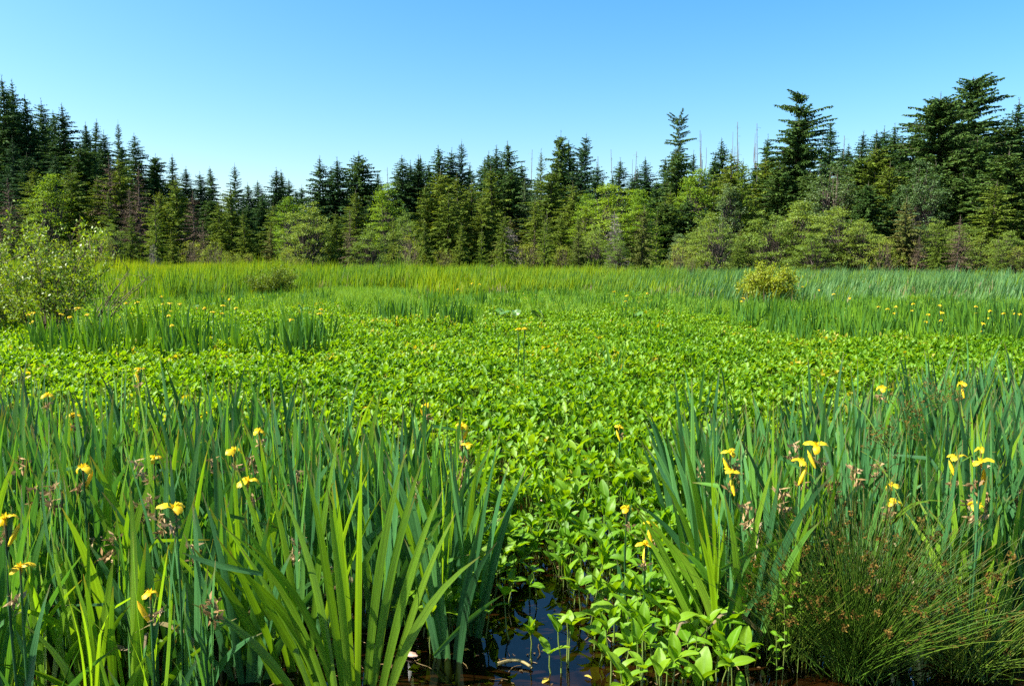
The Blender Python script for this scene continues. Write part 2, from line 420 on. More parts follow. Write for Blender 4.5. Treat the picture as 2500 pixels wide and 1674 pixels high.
def broadleaf(seed, H, Rm, base=.25, nclus=70, per=90, leaf=.2, clus=.8, mat='alder', bark='bark', flat=.5, stems=1, shape=1.0):
    rs = np.random.RandomState(seed)
    tr, cr = MB(), MB()
    roots = []
    for s_ in range(stems):
        a = rs.uniform(0, 6.28); off = (Rm * .25 if stems > 1 else 0)
        p0 = np.array([math.cos(a) * off * .4, math.sin(a) * off * .4, -.4])
        p1 = np.array([math.cos(a) * off * 1.6, math.sin(a) * off * 1.6, H * .85])
        t = np.linspace(0, 1, 8)[:, None]
        P = p0 + (p1 - p0) * t + np.sin(t * 5 + a) * H * .012 * np.array([1, .6, 0])
        tube(tr, P, (H * .012 / stems ** .5) * (1 - .85 * t[:, 0]) + .012, 6)
        roots.append(P)
    for c in range(nclus):
        h = base + (1 - base) * rs.beta(1.3, 1.2)
        prof = math.sin(math.pi * min(1, max(.02, (h - base) / (1 - base) * .82 + .16))) ** shape
        az = rs.uniform(0, 6.28)
        rr = Rm * prof * math.sqrt(rs.uniform(.12, 1)) * (1 + .28 * math.sin(az * 3 + seed) * math.cos(h * 9 + seed))
        h = h * (1 + .10 * math.sin(az * 2 + seed * 1.7))
        C = np.array([rr * math.cos(az), rr * math.sin(az), H * h * .97])
        P = roots[rs.randint(stems)]
        b = P[max(1, min(6, int((h * .6 - .05) * 8)))]
        t = np.linspace(0, 1, 5)[:, None]
        mid = (b + C) / 2 + np.array([0, 0, .06 * H])
        tube(tr, (1 - t) ** 2 * b + 2 * t * (1 - t) * mid + t ** 2 * C, (.02 + .004 * H) * (1 - .85 * t[:, 0]), 4)
        k = int(per * rs.uniform(.6, 1.3)); cl = clus * rs.uniform(.6, 1.3)
        pos = C + rs.normal(0, .5, (k, 3)) * cl * np.array([1, 1, flat])
        outw = nrm(np.array([math.cos(az), math.sin(az), .1]))
        Dv = nrm(rs.normal(0, .7, (k, 3)) + outw * .5 - np.array([0, 0, .25]))
        Sv = nrm(np.cross(Dv, np.array([0, 0, 1.]) + rs.normal(0, .55, (k, 3))))
        q = rs.rand() * .55
        kites(cr, pos, Dv, Sv, leaf * rs.uniform(.7, 1.4, k), leaf * .6 * rs.uniform(.7, 1.3, k), np.clip(q + rs.uniform(0, .45, k), 0, 1))
    return tr.mesh('trunk', M[bark], True), cr.mesh('crown', M[mat])

def dead_tree(seed, H, Rm, cb=.1, bark='grey_bark', mat='greytwig', nb=5, whorl=.3, up=.05, droop=.1):
    rs = np.random.RandomState(seed)
    tr, cr = MB(), MB()
    z = np.linspace(-.4, H, 10); t = np.clip(z / H, 0, 1)
    tube(tr, np.stack([.03 * H * np.sin(t * 2), 0 * t, z], 1), H * .011 * (1 - .9 * t) + .01, 6)
    h = H * cb
    while h < H * .97:
        tt = h / H
        for b in range(nb):
            az = rs.uniform(0, 6.28); l = Rm * (1 - tt) ** .8 * rs.uniform(.4, 1.15) + .1
            d = np.array([math.cos(az), math.sin(az), 0]); s = np.linspace(0, 1, 4)
            b0 = np.array([.03 * H * math.sin(tt * 2), 0, h])
            P = b0 + np.outer(l * s, d) + np.outer(l * (up * s - droop * s * s), [0, 0, 1])
            tube(tr, P, .018 * (1 - .7 * s), 3)
            m = int(l / .10) + 1
            q = rs.uniform(.15, 1, m)[:, None]
            C = b0 + q * l * d + l * (up * q - droop * q * q) * np.array([0, 0, 1.])
            Dv = nrm(rs.normal(0, .5, (m, 3)) + d * .6)
            Sv = nrm(np.cross(Dv, rs.normal(0, 1, (m, 3))))
            kites(cr, C, Dv, Sv, rs.uniform(.2, .5, m), .035, rs.rand(m))
        h += whorl * rs.uniform(.7, 1.3)
    return tr.mesh('trunk', M[bark], True), cr.mesh('crown', M[mat])

def snag(seed, H, prongs=1):
    rs = np.random.RandomState(seed)
    mb = MB()
    z = np.linspace(-.5, H, 12); t = np.clip(z / H, 0, 1)
    tube(mb, np.stack([.01 * H * np.sin(t * 4), 0 * t, z], 1), .12 * (1 - .85 * t) + .02, 6)
    for k in range(24):
        a = rs.uniform(0, 6.28); h = H * rs.uniform(.4, .97); l = rs.uniform(.15, .9)
        tube(mb, np.array([[0, 0, h], [l * math.cos(a) * .6, l * math.sin(a) * .6, h + .05], [l * math.cos(a), l * math.sin(a), h - .1 * l]]), [.025, .02, .01], 3)
    spikes = []
    for p in range(prongs - 1):
        br = MB()
        a = rs.uniform(0, 6.28); s = np.linspace(0, 1, 7); rr = rs.uniform(.5, 1.1); b = H * rs.uniform(.5, .66); top = H * rs.uniform(.74, .99)
        e = np.sin(np.clip(s * 2.2, 0, 1) * 1.57)
        tube(br, np.stack([rr * e * math.cos(a), rr * e * math.sin(a), b + (top - b) * s], 1), .055 * (1 - .75 * s) + .012, 5)
        spikes.append(br.mesh('spike', M['grey_bark'], True))
    return mb.mesh('trunk', M['grey_bark'], True), spikes

PROTO = {}
for k in range(5):
    PROTO['spruce%d' % k] = (conifer(10 + k, 24, [5.0, 4.3, 5.4, 4.6, 3.8][k], .04, [.85, .75, .9, .7, .8][k], .50, 7,
                                    .05, [.40, .46, .34, .42, .48][k], .64, .24, .28, rag=.38, lean=[0, .01, 0, -.01, .012][k]), 24)
for k in range(4):
    PROTO['hemlock%d' % k] = (conifer(30 + k, 17, [3.6, 3.1, 4.0, 2.8][k], [.10, .16, .06, .12][k], [.65, .7, .6, .75][k], .46, 6,
                                     .08, [.4, .3, .36, .3][k], .56, .20, .27, rag=.45, needle='hemlock', lean=[.01, 0, -.012, 0][k]), 17)
for k in range(3):
    PROTO['firwide%d' % k] = (conifer(50 + k, 20, [5.2, 4.7, 5.6][k], .05, [.6, .55, .7][k], .50, 8, .06, .38, .68, .25, .29, rag=.35, needle='fir'), 20)
for k in range(2):
    PROTO['young%d' % k] = (conifer(60 + k, 6, 1.6, .03, .8, .24, 6, .12, .22, .26, .11, .14, rag=.3, needle='young'), 6)
for k in range(2):
    PROTO['cedar%d' % k] = (conifer(70 + k, 10, [2.6, 1.9][k], .03, [.75, .6][k], .30, 6, .05, .3, .44, .19, .2, rag=.35, needle='cedar', hang=.5), 10)
for k in range(3):
    PROTO['dying%d' % k] = (conifer(80 + k, 13, [2.7, 2.4, 2.1][k], .08, .8, .40, 5, .02, .25, .42, .10, .22, rag=.4, needle='deadneedle'), 13)
for k in range(2):
    PROTO['dead%d' % k] = (dead_tree(90 + k, 6, [1.9, 1.2][k], .06, nb=6, whorl=.18), 6)
# landmark crowns
PROTO['sparse'] = (conifer(101, 30, 2.9, .45, .35, .8, 7, .18, .25, .6, .2, .22, rag=.5, needle='fir', gaps=((.38, .42), (.58, .62), (.77, .80)), top_tuft=True, flat=lambda t: .80 + .22 * math.sin(t * 21) - .22 * t), 30)
PROTO['layered'] = (conifer(102, 24, 5.0, .05, .75, .72, 7, .22, .45, .64, .19, .27, rag=.2, needle='spruce'), 24)
PROTO['flattop'] = (conifer(103, 29, 6.0, .12, .7, .46, 9, .10, .30, .72, .25, .28, rag=.5, needle='fir', lean=.02, top_tuft=False, gaps=((.80, .83), (.9, .925)),
                            asym=lambda az, t: 1 + (.5 * math.cos(az - 2.6) if t > .86 else (.4 * math.cos(az) if .7 < t < .86 else .15 * math.cos(az * 2 + t * 9))), flat=lambda t: (max(.20, (1 - t) ** .55 * .95 + .04 * math.sin(t * 40))) if t > .08 else .6), 29)
PROTO['windswept'] = (conifer(104, 32, 5.8, .10, .6, .48, 9, .10, .26, .74, .26, .28, rag=.55, needle='fir', lean=.02, top_tuft=False, gaps=((.72, .75), (.84, .87)),
                              asym=lambda az, t: 1.0 + (.35 * math.cos(az) if t > .45 else 0), flat=lambda t: (1 - t) ** .6 * .98 + .13), 32)
PROTO['roundtop'] = (conifer(105, 28, 5.6, .10, .5, .44, 9, .1, .32, .72, .25, .28, rag=.4, needle='fir', flat=lambda t: (1 - t ** 3.2) ** .7 * .95 + .05), 28)
PROTO['bentop'] = (conifer(106, 24, 4.8, .05, .6, .5, 7, .1, .36, .62, .21, .27, rag=.45, needle='spruce', lean=.05), 24)
PROTO['column'] = (conifer(107, 15, 1.9, .05, .3, .36, 6, .15, .3, .42, .2, .24, rag=.4, needle='young'), 15)
PROTO['silverspruce'] = (conifer(108, 22, 3.6, .05, .75, .5, 7, .2, .34, .54, .18, .27, rag=.35, needle='silver'), 22)
PROTO['snag1'] = (snag(1, 22, 1), 22)
PROTO['snag2'] = (snag(2, 24, 4), 24)
PROTO['snag3'] = (snag(3, 24, 6), 24)
for k in range(4):
    PROTO['alder%d' % k] = (broadleaf(120 + k, 8, [3.6, 3.0, 2.6, 3.3][k], .06, [170, 140, 120, 150][k], 70, .16, .60, 'alder', flat=.38, stems=5, shape=.75), 8)
for k in range(3):
    PROTO['maple%d' % k] = (broadleaf(130 + k, 13, [4.2, 3.2, 2.6][k], .12, [170, 130, 110][k], 85, .20, .85, 'bright', flat=.30, stems=2), 13)
for k in range(2):
    PROTO['poplar%d' % k] = (broadleaf(140 + k, 14, [2.6, 1.5][k], .08, [140, 100][k], 75, .20, .60, 'silver', flat=.7, stems=2, shape=.6), 14)
for k in range(4):
    PROTO['willow%d' % k] = (broadleaf(150 + k, 4.5, [2.4, 2.0, 2.7, 1.6][k], .05, [84, 70, 90, 56][k], 36, .11, .38, 'willow', bark='twig', flat=.8, stems=7, shape=.5), 4.5)

NAME = {'spruce': 'spruce_tree', 'hemlock': 'hemlock_tree', 'firwide': 'fir_tree', 'young': 'young_conifer', 'cedar': 'cedar_tree',
        'dying': 'dying_conifer', 'dead': 'dead_conifer', 'snag': 'dead_snag', 'alder': 'alder_tree', 'maple': 'maple_tree',
        'poplar': 'poplar_tree', 'willow': 'willow_shrub', 'sparse': 'fir_tree', 'layered': 'spruce_tree', 'flattop': 'fir_tree',
        'windswept': 'fir_tree', 'roundtop': 'fir_tree', 'bentop': 'spruce_tree', 'column': 'young_conifer', 'silverspruce': 'spruce_tree'}
TR = random.Random(5)
def plant_tree(kind, px, top, D, label=None, wid=1.0, rz=None, group=None):
    (tm, cm), h0 = PROTO[kind]
    p = at(px, top, D)
    gz = float(terrain(p.x, D))
    H = p.z - gz
    sz = H / h0
    sx = (sz ** .75) * wid if kind[:4] != 'snag' else 1.0
    base = kind.rstrip('0123456789')
    root = thing(NAME[base], label, 'tree' if base != 'willow' else 'shrub', (p.x, D, gz), TR.uniform(0, 6.28) if rz is None else rz, group, (sx, sx, sz))
    if base == 'snag':
        root.rotation_euler[0], root.rotation_euler[1] = TR.gauss(0, .012), TR.gauss(0, .022)
    elif rz is None:
        root.rotation_euler[0], root.rotation_euler[1] = TR.gauss(0, .018), TR.gauss(0, .018)
    obj('trunk', tm, root)
    if base == 'snag':
        for q in cm: obj('spike', q, root)
    else:
        obj('crown', cm, root)
    return root

ONES = ['', 'first', 'second', 'third', 'fourth', 'fifth', 'sixth', 'seventh', 'eighth', 'ninth', 'tenth', 'eleventh', 'twelfth', 'thirteenth', 'fourteenth',
        'fifteenth', 'sixteenth', 'seventeenth', 'eighteenth', 'nineteenth']
ORD = ONES + [w for t, u in (('twent', 'y'), ('thirt', 'y'), ('fort', 'y'), ('fift', 'y')) for w in [t + 'ieth'] + [t + u + '-' + o for o in ONES[1:10]]]

C1 = ['', 'one', 'two', 'three', 'four', 'five', 'six', 'seven', 'eight', 'nine', 'ten', 'eleven', 'twelve', 'thirteen', 'fourteen', 'fifteen', 'sixteen', 'seventeen', 'eighteen', 'nineteen']
CARD = C1 + [w for t in ('twenty', 'thirty', 'forty', 'fifty', 'sixty') for w in [t] + [t + '-' + o for o in C1[1:10]]]
# landmark trees, each singled out by its look
plant_tree('sparse', 1659, 283, 132, 'tall thin fir with tiered sparse branches rising high above its neighbours', 1.0, 0)
plant_tree('layered', 1127, 348, 140, 'dark spruce with open upswept tiers on the middle skyline', .95, .4)
plant_tree('flattop', 1948, 226, 104, 'big dark fir with a ragged flat wind-bent top', 1.2, 0)
plant_tree('windswept', 2366, 188, 100, 'tallest fir on the right, long bare-ended limb pointing right', 1.15, 0)
plant_tree('roundtop', 2296, 236, 95, 'broad dense fir with rounded top beside the tallest fir', 1.25, 1.0)
plant_tree('bentop', 1418, 333, 134, 'dark conifer with its top bent over to the right on the middle skyline', .9, 0)
plant_tree('firwide1', 1363, 327, 136, 'tall dark conifer left of the one with the bent-over top', .8)
plant_tree('firwide0', 1661, 372, 118, 'broad dark cone-shaped fir below the thin tiered fir', 1.25)
plant_tree('silverspruce', 1321, 369, 126, 'pale grey-green narrow spruce left of the tall skyline pair', .9)
plant_tree('column', 1815, 400, 92, 'narrow bright green columnar conifer in front of the grey snag group', .8)
plant_tree('layered', 573, 404, 128, 'skyline conifer with forked upswept top on the left of the dip', .9, 2.0)
plant_tree('layered', 288, 300, 142, 'thin layered conifer standing clear of the hillside trees', .6, 1.0)
plant_tree('snag3', 1712, 318, 136, 'bunch of bare grey snag spikes right of the thin tiered fir', rz=.4)
plant_tree('snag2', 1806, 298, 130, 'tallest bare grey snag with several parallel spikes', rz=1.2)
plant_tree('snag2', 1849, 302, 132, 'bare forked snag just left of the big flat-topped fir', rz=.2)
plant_tree('snag1', 2003, 300, 122, 'single bare grey pole just right of the big flat-topped fir')
plant_tree('snag1', 2062, 332, 124, 'short thin bare pole among right skyline conifers')
plant_tree('snag1', 1298, 365, 150, 'thin bare pole left of the pale narrow spruce')
plant_tree('snag1', 1459, 382, 150, 'thin bare pole above the light green maple, nearest the bent-top conifer')
plant_tree('snag1', 1497, 365, 150, 'tall thin bare pole right of the bent-top conifer')
plant_tree('snag2', 1549, 370, 146, 'dark forked snag midway between bent-top conifer and thin tiered fir', rz=2)
plant_tree('snag1', 952, 409, 155, 'lone thin bare pole above the left-of-centre skyline')

# hillside skyline, from the left edge
hill = [(12, 194, 140, 'spruce0'), (27, 202, 150, 'spruce2'), (66, 238, 140, 'spruce1'), (98, 250, 150, 'spruce3'), (133, 277, 148, 'spruce4'), (161, 260, 140, 'spruce2'),
        (207, 304, 148, 'spruce0'), (222, 296, 154, 'spruce4'), (259, 323, 146, 'spruce3'), (334, 331, 138, 'spruce1'), (379, 380, 140, 'firwide1'),
        (418, 382, 138, 'spruce4'), (448, 411, 144, 'spruce0'), (488, 423, 140, 'spruce3'), (521, 411, 146, 'spruce1')]
for k, (x, t, d, kd) in enumerate(hill):
    plant_tree(kd, x, t, d, '%s dark conifer along the hillside skyline, counted from the left edge' % ORD[k + 1], group='hillside skyline conifers', wid=TR.uniform(1.1, 1.65))
mid = [(607, 450, 150, 'spruce3'), (632, 444, 152, 'spruce1'), (670, 413, 140, 'spruce0'), (688, 419, 144, 'spruce4'), (706, 440, 150, 'spruce2'), (736, 455, 158, 'spruce3'),
       (776, 386, 132, 'spruce2'), (826, 391, 132, 'spruce0'), (877, 378, 138, 'firwide2'), (921, 425, 150, 'spruce4'), (979, 384, 138, 'spruce1'), (998, 398, 142, 'spruce3'),
       (1017, 386, 140, 'spruce4'), (1030, 386, 146, 'spruce1'), (1050, 406, 140, 'spruce0'), (1077, 361, 138, 'spruce1'), (1096, 368, 140, 'spruce3'), (1186, 377, 140, 'spruce4'),
       (1203, 362, 136, 'spruce2'), (1252, 350, 134, 'spruce0'), (1278, 400, 140, 'spruce3'), (1386, 350, 140, 'spruce1')]
for k, (x, t, d, kd) in enumerate(mid):
    plant_tree(kd, x, t, d, '%s dark conifer on the middle skyline, counted rightward from the dip' % ORD[k + 1], group='middle skyline conifers', wid=TR.uniform(1.25, 1.9))
rgt = [(1459, 404, 150, 'spruce3'), (1511, 392, 142, 'spruce0'), (1557, 412, 148, 'spruce2'), (1582, 390, 144, 'spruce1'), (1622, 390, 146, 'spruce4'), (1692, 373, 140, 'spruce4'),
       (1744, 378, 138, 'spruce1'), (1769, 344, 132, 'spruce2'), (1877, 335, 122, 'spruce3'), (2028, 300, 114, 'spruce0'), (2077, 356, 112, 'spruce2'), (2107, 327, 112, 'spruce4'),
       (2142, 325, 110, 'spruce1'), (2165, 313, 112, 'spruce3'), (2184, 309, 110, 'spruce0'), (2200, 342, 106, 'spruce2'), (2229, 308, 112, 'spruce1'), (2432, 315, 106, 'spruce3'),
       (2457, 302, 104, 'firwide1'), (2490, 250, 104, 'spruce0')]
for k, (x, t, d, kd) in enumerate(rgt):
    plant_tree(kd, x, t, d, '%s dark conifer right of the bent-top one on the skyline' % ORD[k + 1], group='right skyline conifers', wid=TR.uniform(1.2, 1.8))
# second row: olive and brown trees in front of the skyline
row2 = [(71, 377, 122, 'spruce3'), (83, 411, 116, 'hemlock1'), (23, 446, 108, 'dying2'), (169, 417, 112, 'hemlock2'), (238, 434, 118, 'hemlock3'), (265, 396, 116, 'dying0'), (292, 388, 118, 'hemlock0'),
        (334, 411, 114, 'dying1'), (269, 477, 102, 'hemlock3'), (388, 469, 106, 'hemlock1'), (310, 470, 104, 'dying2'), (427, 434, 112, 'hemlock0'), (471, 477, 106, 'dying0'), (532, 496, 104, 'hemlock1'),
        (565, 462, 108, 'hemlock2'), (496, 553, 98, 'dying2'), (608, 500, 116, 'spruce2'), (665, 500, 108, 'hemlock0'), (640, 480, 124, 'spruce1'), (600, 520, 100, 'hemlock3'), (130, 380, 126, 'spruce1'), (200, 360, 126, 'firwide1'), (30, 340, 128, 'spruce2'),
        (868, 470, 110, 'hemlock1'), (772, 534, 102, 'hemlock3'), (820, 520, 104, 'hemlock0'), (1042, 455, 108, 'hemlock1'), (1069, 423, 108, 'hemlock2'), (1092, 470, 104, 'hemlock0'), (1119, 431, 116, 'hemlock3'), (1150, 446, 110, 'hemlock0'),
        (1175, 480, 106, 'hemlock2'), (1203, 415, 116, 'hemlock1'), (1250, 412, 118, 'firwide2'), (1285, 440, 116, 'silverspruce'), (1307, 496, 100, 'hemlock3'), (1345, 420, 112, 'hemlock2'), (1403, 450, 108, 'hemlock0'), (1430, 504, 100, 'hemlock3'),
        (1372, 530, 98, 'hemlock1'), (1250, 540, 102, 'cedar0'), (1450, 470, 120, 'spruce1'), (1600, 440, 122, 'spruce3'), (1640, 470, 108, 'hemlock2'),
        (1745, 440, 112, 'hemlock2'), (1790, 375, 116, 'hemlock0'), (1870, 390, 104, 'hemlock2'), (1905, 400, 100, 'firwide0'), (1846, 486, 92, 'hemlock0'), (1970, 420, 98, 'firwide2'),
        (2090, 380, 100, 'firwide1'), (2138, 362, 98, 'hemlock2'), (2175, 400, 94, 'hemlock0'), (2120, 450, 90, 'firwide0'), (2240, 380, 100, 'spruce2'), (2403, 338, 90, 'firwide1'), (2465, 372, 84, 'firwide0'), (2345, 430, 88, 'firwide2'), (2430, 450, 80, 'hemlock2'), (2290, 400, 90, 'firwide2'), (2200, 450, 90, 'spruce1')]
cnt = {}
for x, t, d, kd in sorted(row2):
    b = kd.rstrip('0123456789'); cnt[b] = cnt.get(b, 0) + 1
    word = {'spruce': 'dark spruce', 'hemlock': 'olive-green hemlock', 'dying': 'brown half-dead conifer', 'firwide': 'broad dark fir', 'cedar': 'yellow-brown cedar', 'silverspruce': 'silvery narrow spruce'}[b]
    plant_tree(kd, x, t, d, '%s %s below the skyline row, counted from the left edge' % (ORD[cnt[b]], word), group='second row trees', wid=TR.uniform(1.2, 1.75))
# front row: broadleaf trees, young conifers and dead trees at the marsh edge
front = [(119, 452, 108, 'maple2', 'light green broadleaf tree showing between the hillside conifers', 1),
         (707, 508, 100, 'maple1', 'yellow-green leafy tree at the forest edge below the skyline dip', .9),
         (942, 475, 104, 'maple2', 'fresh green leafy tree left of the olive hemlocks at centre', .9),
         (985, 545, 94, 'alder1', 'pale yellow-green tree at the marsh edge just left of centre', .8),
         (1492, 470, 100, 'maple0', 'large light green maple with layered foliage right of centre', 1.15),
         (1560, 492, 97, 'maple1', 'light green maple crown joined to the large maple', 1.15),
         (1440, 500, 104, 'maple1', 'green maple half hidden behind the grey bare tree', 1),
         (1700, 440, 108, 'maple2', 'green leafy tree between broad fir and snag group', 1.1),
         (1784, 450, 92, 'poplar1', 'narrow pale silvery poplar below the tallest snag', 1.1),
         (2034, 412, 94, 'poplar0', 'silvery leafed poplar right of the big flat-topped fir', 1.25),
         (2261, 410, 86, 'poplar0', 'silvery poplar leaning against the rounded fir', 1.0),
         (1657, 570, 84, 'poplar1', 'small grey-green bushy poplar below the broad dark fir', 1.3),
         (1727, 552, 82, 'alder2', 'pale green alder at the reed edge left of the alder thicket', .9),
         (1690, 590, 80, 'alder1', 'low pale alder in front of the bushy poplar', .8),
         (1807, 560, 78, 'cedar1', 'small brown-green cedar left of the alder thicket', 1.0),
         (1880, 545, 76, 'alder0', 'grey-green alder at the left of the alder thicket', 1.0),
         (1960, 520, 78, 'alder3', 'tallest grey-green alder in the middle of the thicket', 1.15),
         (2040, 530, 76, 'alder0', 'grey-green alder right of the thicket centre', 1.1),
         (2110, 560, 74, 'alder1', 'grey-green alder at the right end of the thicket', 1.0),
         (1985, 590, 72, 'alder2', 'low grey-green alder in front of the thicket', 1.1),
         (2211, 490, 74, 'cedar0', 'yellow-brown drooping cedar between alder thicket and tallest firs', .95),
         (2349, 568, 72, 'alder2', 'dark green alder below the tallest firs', .9),
         (2290, 560, 74, 'alder1', 'thin alder right of the drooping cedar', .8),
         (2457, 588, 68, 'alder3', 'rounded grey-green alder at the right edge', .9),
         (1334, 532, 92, 'young0', 'bright olive young conifer at the marsh edge near centre', 1.2),
         (1430, 562, 90, 'young1', 'small bright green young conifer right of the olive one', 1.0),
         (1465, 572, 90, 'young0', 'smallest bright yellow-green young conifer at the marsh edge', .95),
         (1400, 590, 90, 'young1', 'low young conifer between the two brighter ones', .9),
         (1242, 552, 90, 'dead0', 'bare grey dead conifer with fanned twigs near centre', 1.1),
         (1503, 516, 92, 'dead1', 'tall bare grey dead tree in front of the maple', 1.0),
         (1303, 575, 88, 'dying2', 'small reddish dying conifer between grey dead tree and young conifer', 1.0),
         (373, 594, 84, 'dead1', 'small grey dead conifer at the marsh edge on the left', .9),
         (475, 590, 86, 'dying1', 'low brown dead conifer beyond the left reeds', 1.0)]
for x, t, d, kd, lb, wd in front:
    plant_tree(kd, x, t - (18 if kd[:5] in ('maple', 'alder') else 0), d, lb, wid=wd * 1.2)
# willow shrubs along the marsh edge, each counted from the left edge
wl_ = []
x = 20
WR = random.Random(8)
while x < 2500:
    if not (1820 < x < 2140 or 2180 < x < 2240):
        wl_.append((x, WR.uniform(550, 618) if x < 1250 else WR.uniform(570, 628), (WR.uniform(84, 92) if x < 1500 else WR.uniform(66, 74)) - (10 if x < 200 else 0)))
    x += WR.uniform(34, 60)
for k, (x, t, d) in enumerate(wl_):
    half = 'first half' if x < 1250 else 'second half'
    kd = WR.choice(['willow0', 'willow1', 'willow2', 'willow3', 'willow0', 'willow3', 'alder1', 'alder2', 'hemlock3', 'cedar1', 'dying1', 'young0', 'young1', 'hemlock1', 'hemlock0'])
    if kd[:6] != 'willow': t -= WR.uniform(15, 60)
    word = {'wil': 'pale willow shrub', 'ald': 'small pale alder', 'hem': 'thin olive hemlock', 'ced': 'brownish young cedar', 'dyi': 'half-dead brown conifer', 'you': 'bright young conifer'}[kd[:3]]
    plant_tree(kd, x, t, d, '%s, number %s from the left in the far marsh-edge growth' % (word, CARD[k + 1]), wid=WR.uniform(.75, 1.15), group='low growth along the marsh edge')
# dim forest behind the skyline row: fills the depth of the wood
sky_pts = sorted([(a, b) for a, b, *_ in hill + mid + rgt] + [(1948, 300), (2366, 300), (2300, 290), (1659, 400)])
sx_, sy_ = np.array([p[0] for p in sky_pts]), np.array([p[1] for p in sky_pts])
FR = random.Random(3)
x = -40
while x < 2560:
    loc = np.max(sy_[np.argsort(abs(sx_ - x))[:3]])
    d = (162 if x < 1500 else 140) + FR.uniform(-3, 8)
    plant_tree('spruce%d' % FR.randrange(5), x, loc + FR.uniform(12, 42), d, 'dark conifer deep in the wood, partly showing between skyline trees', group='conifers deep in the wood', wid=1.45)
    x += FR.uniform(36, 48)
x = -30
while x < 2560:
    loc = np.max(sy_[np.argsort(abs(sx_ - x))[:3]])
    d = (126 if x < 1500 else 106) + FR.uniform(-4, 4)
    plant_tree('spruce%d' % FR.randrange(5) if FR.random() < .6 else 'firwide%d' % FR.randrange(3), x, max(loc + 60, 470) + FR.uniform(0, 40), d,
               'dark understorey conifer half hidden behind the olive hemlocks and maples', group='understorey conifers', wid=1.6)
    x += FR.uniform(40, 56)

# ------------------------------------------------------------------ marsh shrubs
def shrub(seed, H, Rm, nst, ntw, leaf, per, mat, bark='twig', tuft=.10, bare=.35, lean=(0, 0), thick=.012):
    rs = np.random.RandomState(seed)
    st, cr = MB(), MB()
    for s_ in range(nst):
        a = rs.uniform(0, 6.28); rr = Rm * math.sqrt(rs.uniform(.03, 1)); h = H * rs.uniform(.38, 1.1) * (1 - .35 * (rr / Rm) ** 2)
        p0 = np.array([rs.normal(0, .12) * Rm, rs.normal(0, .12) * Rm, -.1])
        p2 = np.array([rr * math.cos(a) + lean[0] * h, rr * math.sin(a) + lean[1] * h, h])
        p1 = (p0 + p2) / 2 + np.array([-.12 * rr * math.cos(a), -.12 * rr * math.sin(a), .12 * h])
        t = np.linspace(0, 1, 9)[:, None]
        P = (1 - t) ** 2 * p0 + 2 * t * (1 - t) * p1 + t * t * p2 + rs.normal(0, .012 * H, (9, 3)) * t
        tube(st, P, thick * (1 - .75 * t[:, 0]), 4)
        for k in range(ntw):
            tt = rs.uniform(bare, 1); i = tt * 8; i0 = min(7, int(i)); b = P[i0] + (P[i0 + 1] - P[i0]) * (i - i0)
            dd = nrm(rs.normal(0, .6, 3) + np.array([.35 * math.cos(a), .35 * math.sin(a), .75])); l = H * rs.uniform(.08, .22)
            e = b + dd * l
            tube(st, np.array([b, (b + e) / 2 + rs.normal(0, .02, 3), e]), [thick * .4, thick * .3, thick * .15], 3)
            n = rs.randint(per // 2, per + 1)
            q = rs.uniform(.35, 1.05, n)[:, None]
            C = b + dd * l * q + rs.normal(0, tuft * .3, (n, 3))
            Dv = nrm(rs.normal(0, .7, (n, 3)) + np.array([0, 0, .5])); Sv = nrm(np.cross(Dv, rs.normal(0, .7, (n, 3)) + np.array([0, 0, .6])))
            kites(cr, C, Dv, Sv, leaf * rs.uniform(.6, 1.3, n), leaf * .5 * rs.uniform(.7, 1.3, n), rs.rand(n), mid=.5)
    return st.mesh('stems', M[bark], True), cr.mesh('foliage', M[mat])

def put_shrub(name, label, me, loc, rz=0, scl=1.0, group=None):
    r = thing(name, label, 'shrub', loc, rz, group, (scl,) * 3)
    obj('stems', me[0], r); obj('foliage', me[1], r)
    return r
p = at(110, 775, 17.5)
big = shrub(201, 2.75, 1.45, 32, 17, .082, 18, 'shrub', bare=.3, tuft=.12, thick=.016)
put_shrub('marsh_shrub', 'tall twiggy yellow-green shrub at the left edge of the marsh', big, (p.x + .1, 17.5, -.05), 0)
p = at(-70, 775, 18.5)
big2 = shrub(202, 2.2, 1.9, 36, 15, .075, 22, 'shrub', bare=.35, tuft=.12, thick=.016)
put_shrub('marsh_shrub', 'twiggy shrub cut off by the left edge beside the tall one', big2, (p.x, 18.5, -.05), 0)
lean_ = shrub(203, 1.9, .5, 9, 8, .05, 2, 'shrub', bare=.3, lean=(.85, 0), thick=.018)
p = at(190, 770, 16.6)
put_shrub('marsh_shrub', 'bare leaning branches at the right side of the tall left shrub', lean_, (p.x, 16.6, -.05), 0)
p = at(668, 700, 37)
sh = shrub(204, 1.75, 1.5, 50, 18, .09, 18, 'hedge', bare=.15, tuft=.2, thick=.014)
put_shrub('marsh_shrub', 'low olive-green shrub in the meadow left of centre', sh, (p.x, 37, -.05), .4)
p = at(1872, 715, 29)
sh2 = shrub(205, 1.75, 1.1, 64, 20, .085, 22, 'gale', bare=.12, tuft=.16, thick=.012)
put_shrub('marsh_shrub', 'rounded yellow-green shrub in the reeds right of centre', sh2, (p.x, 29, -.05), 1.4, .98)

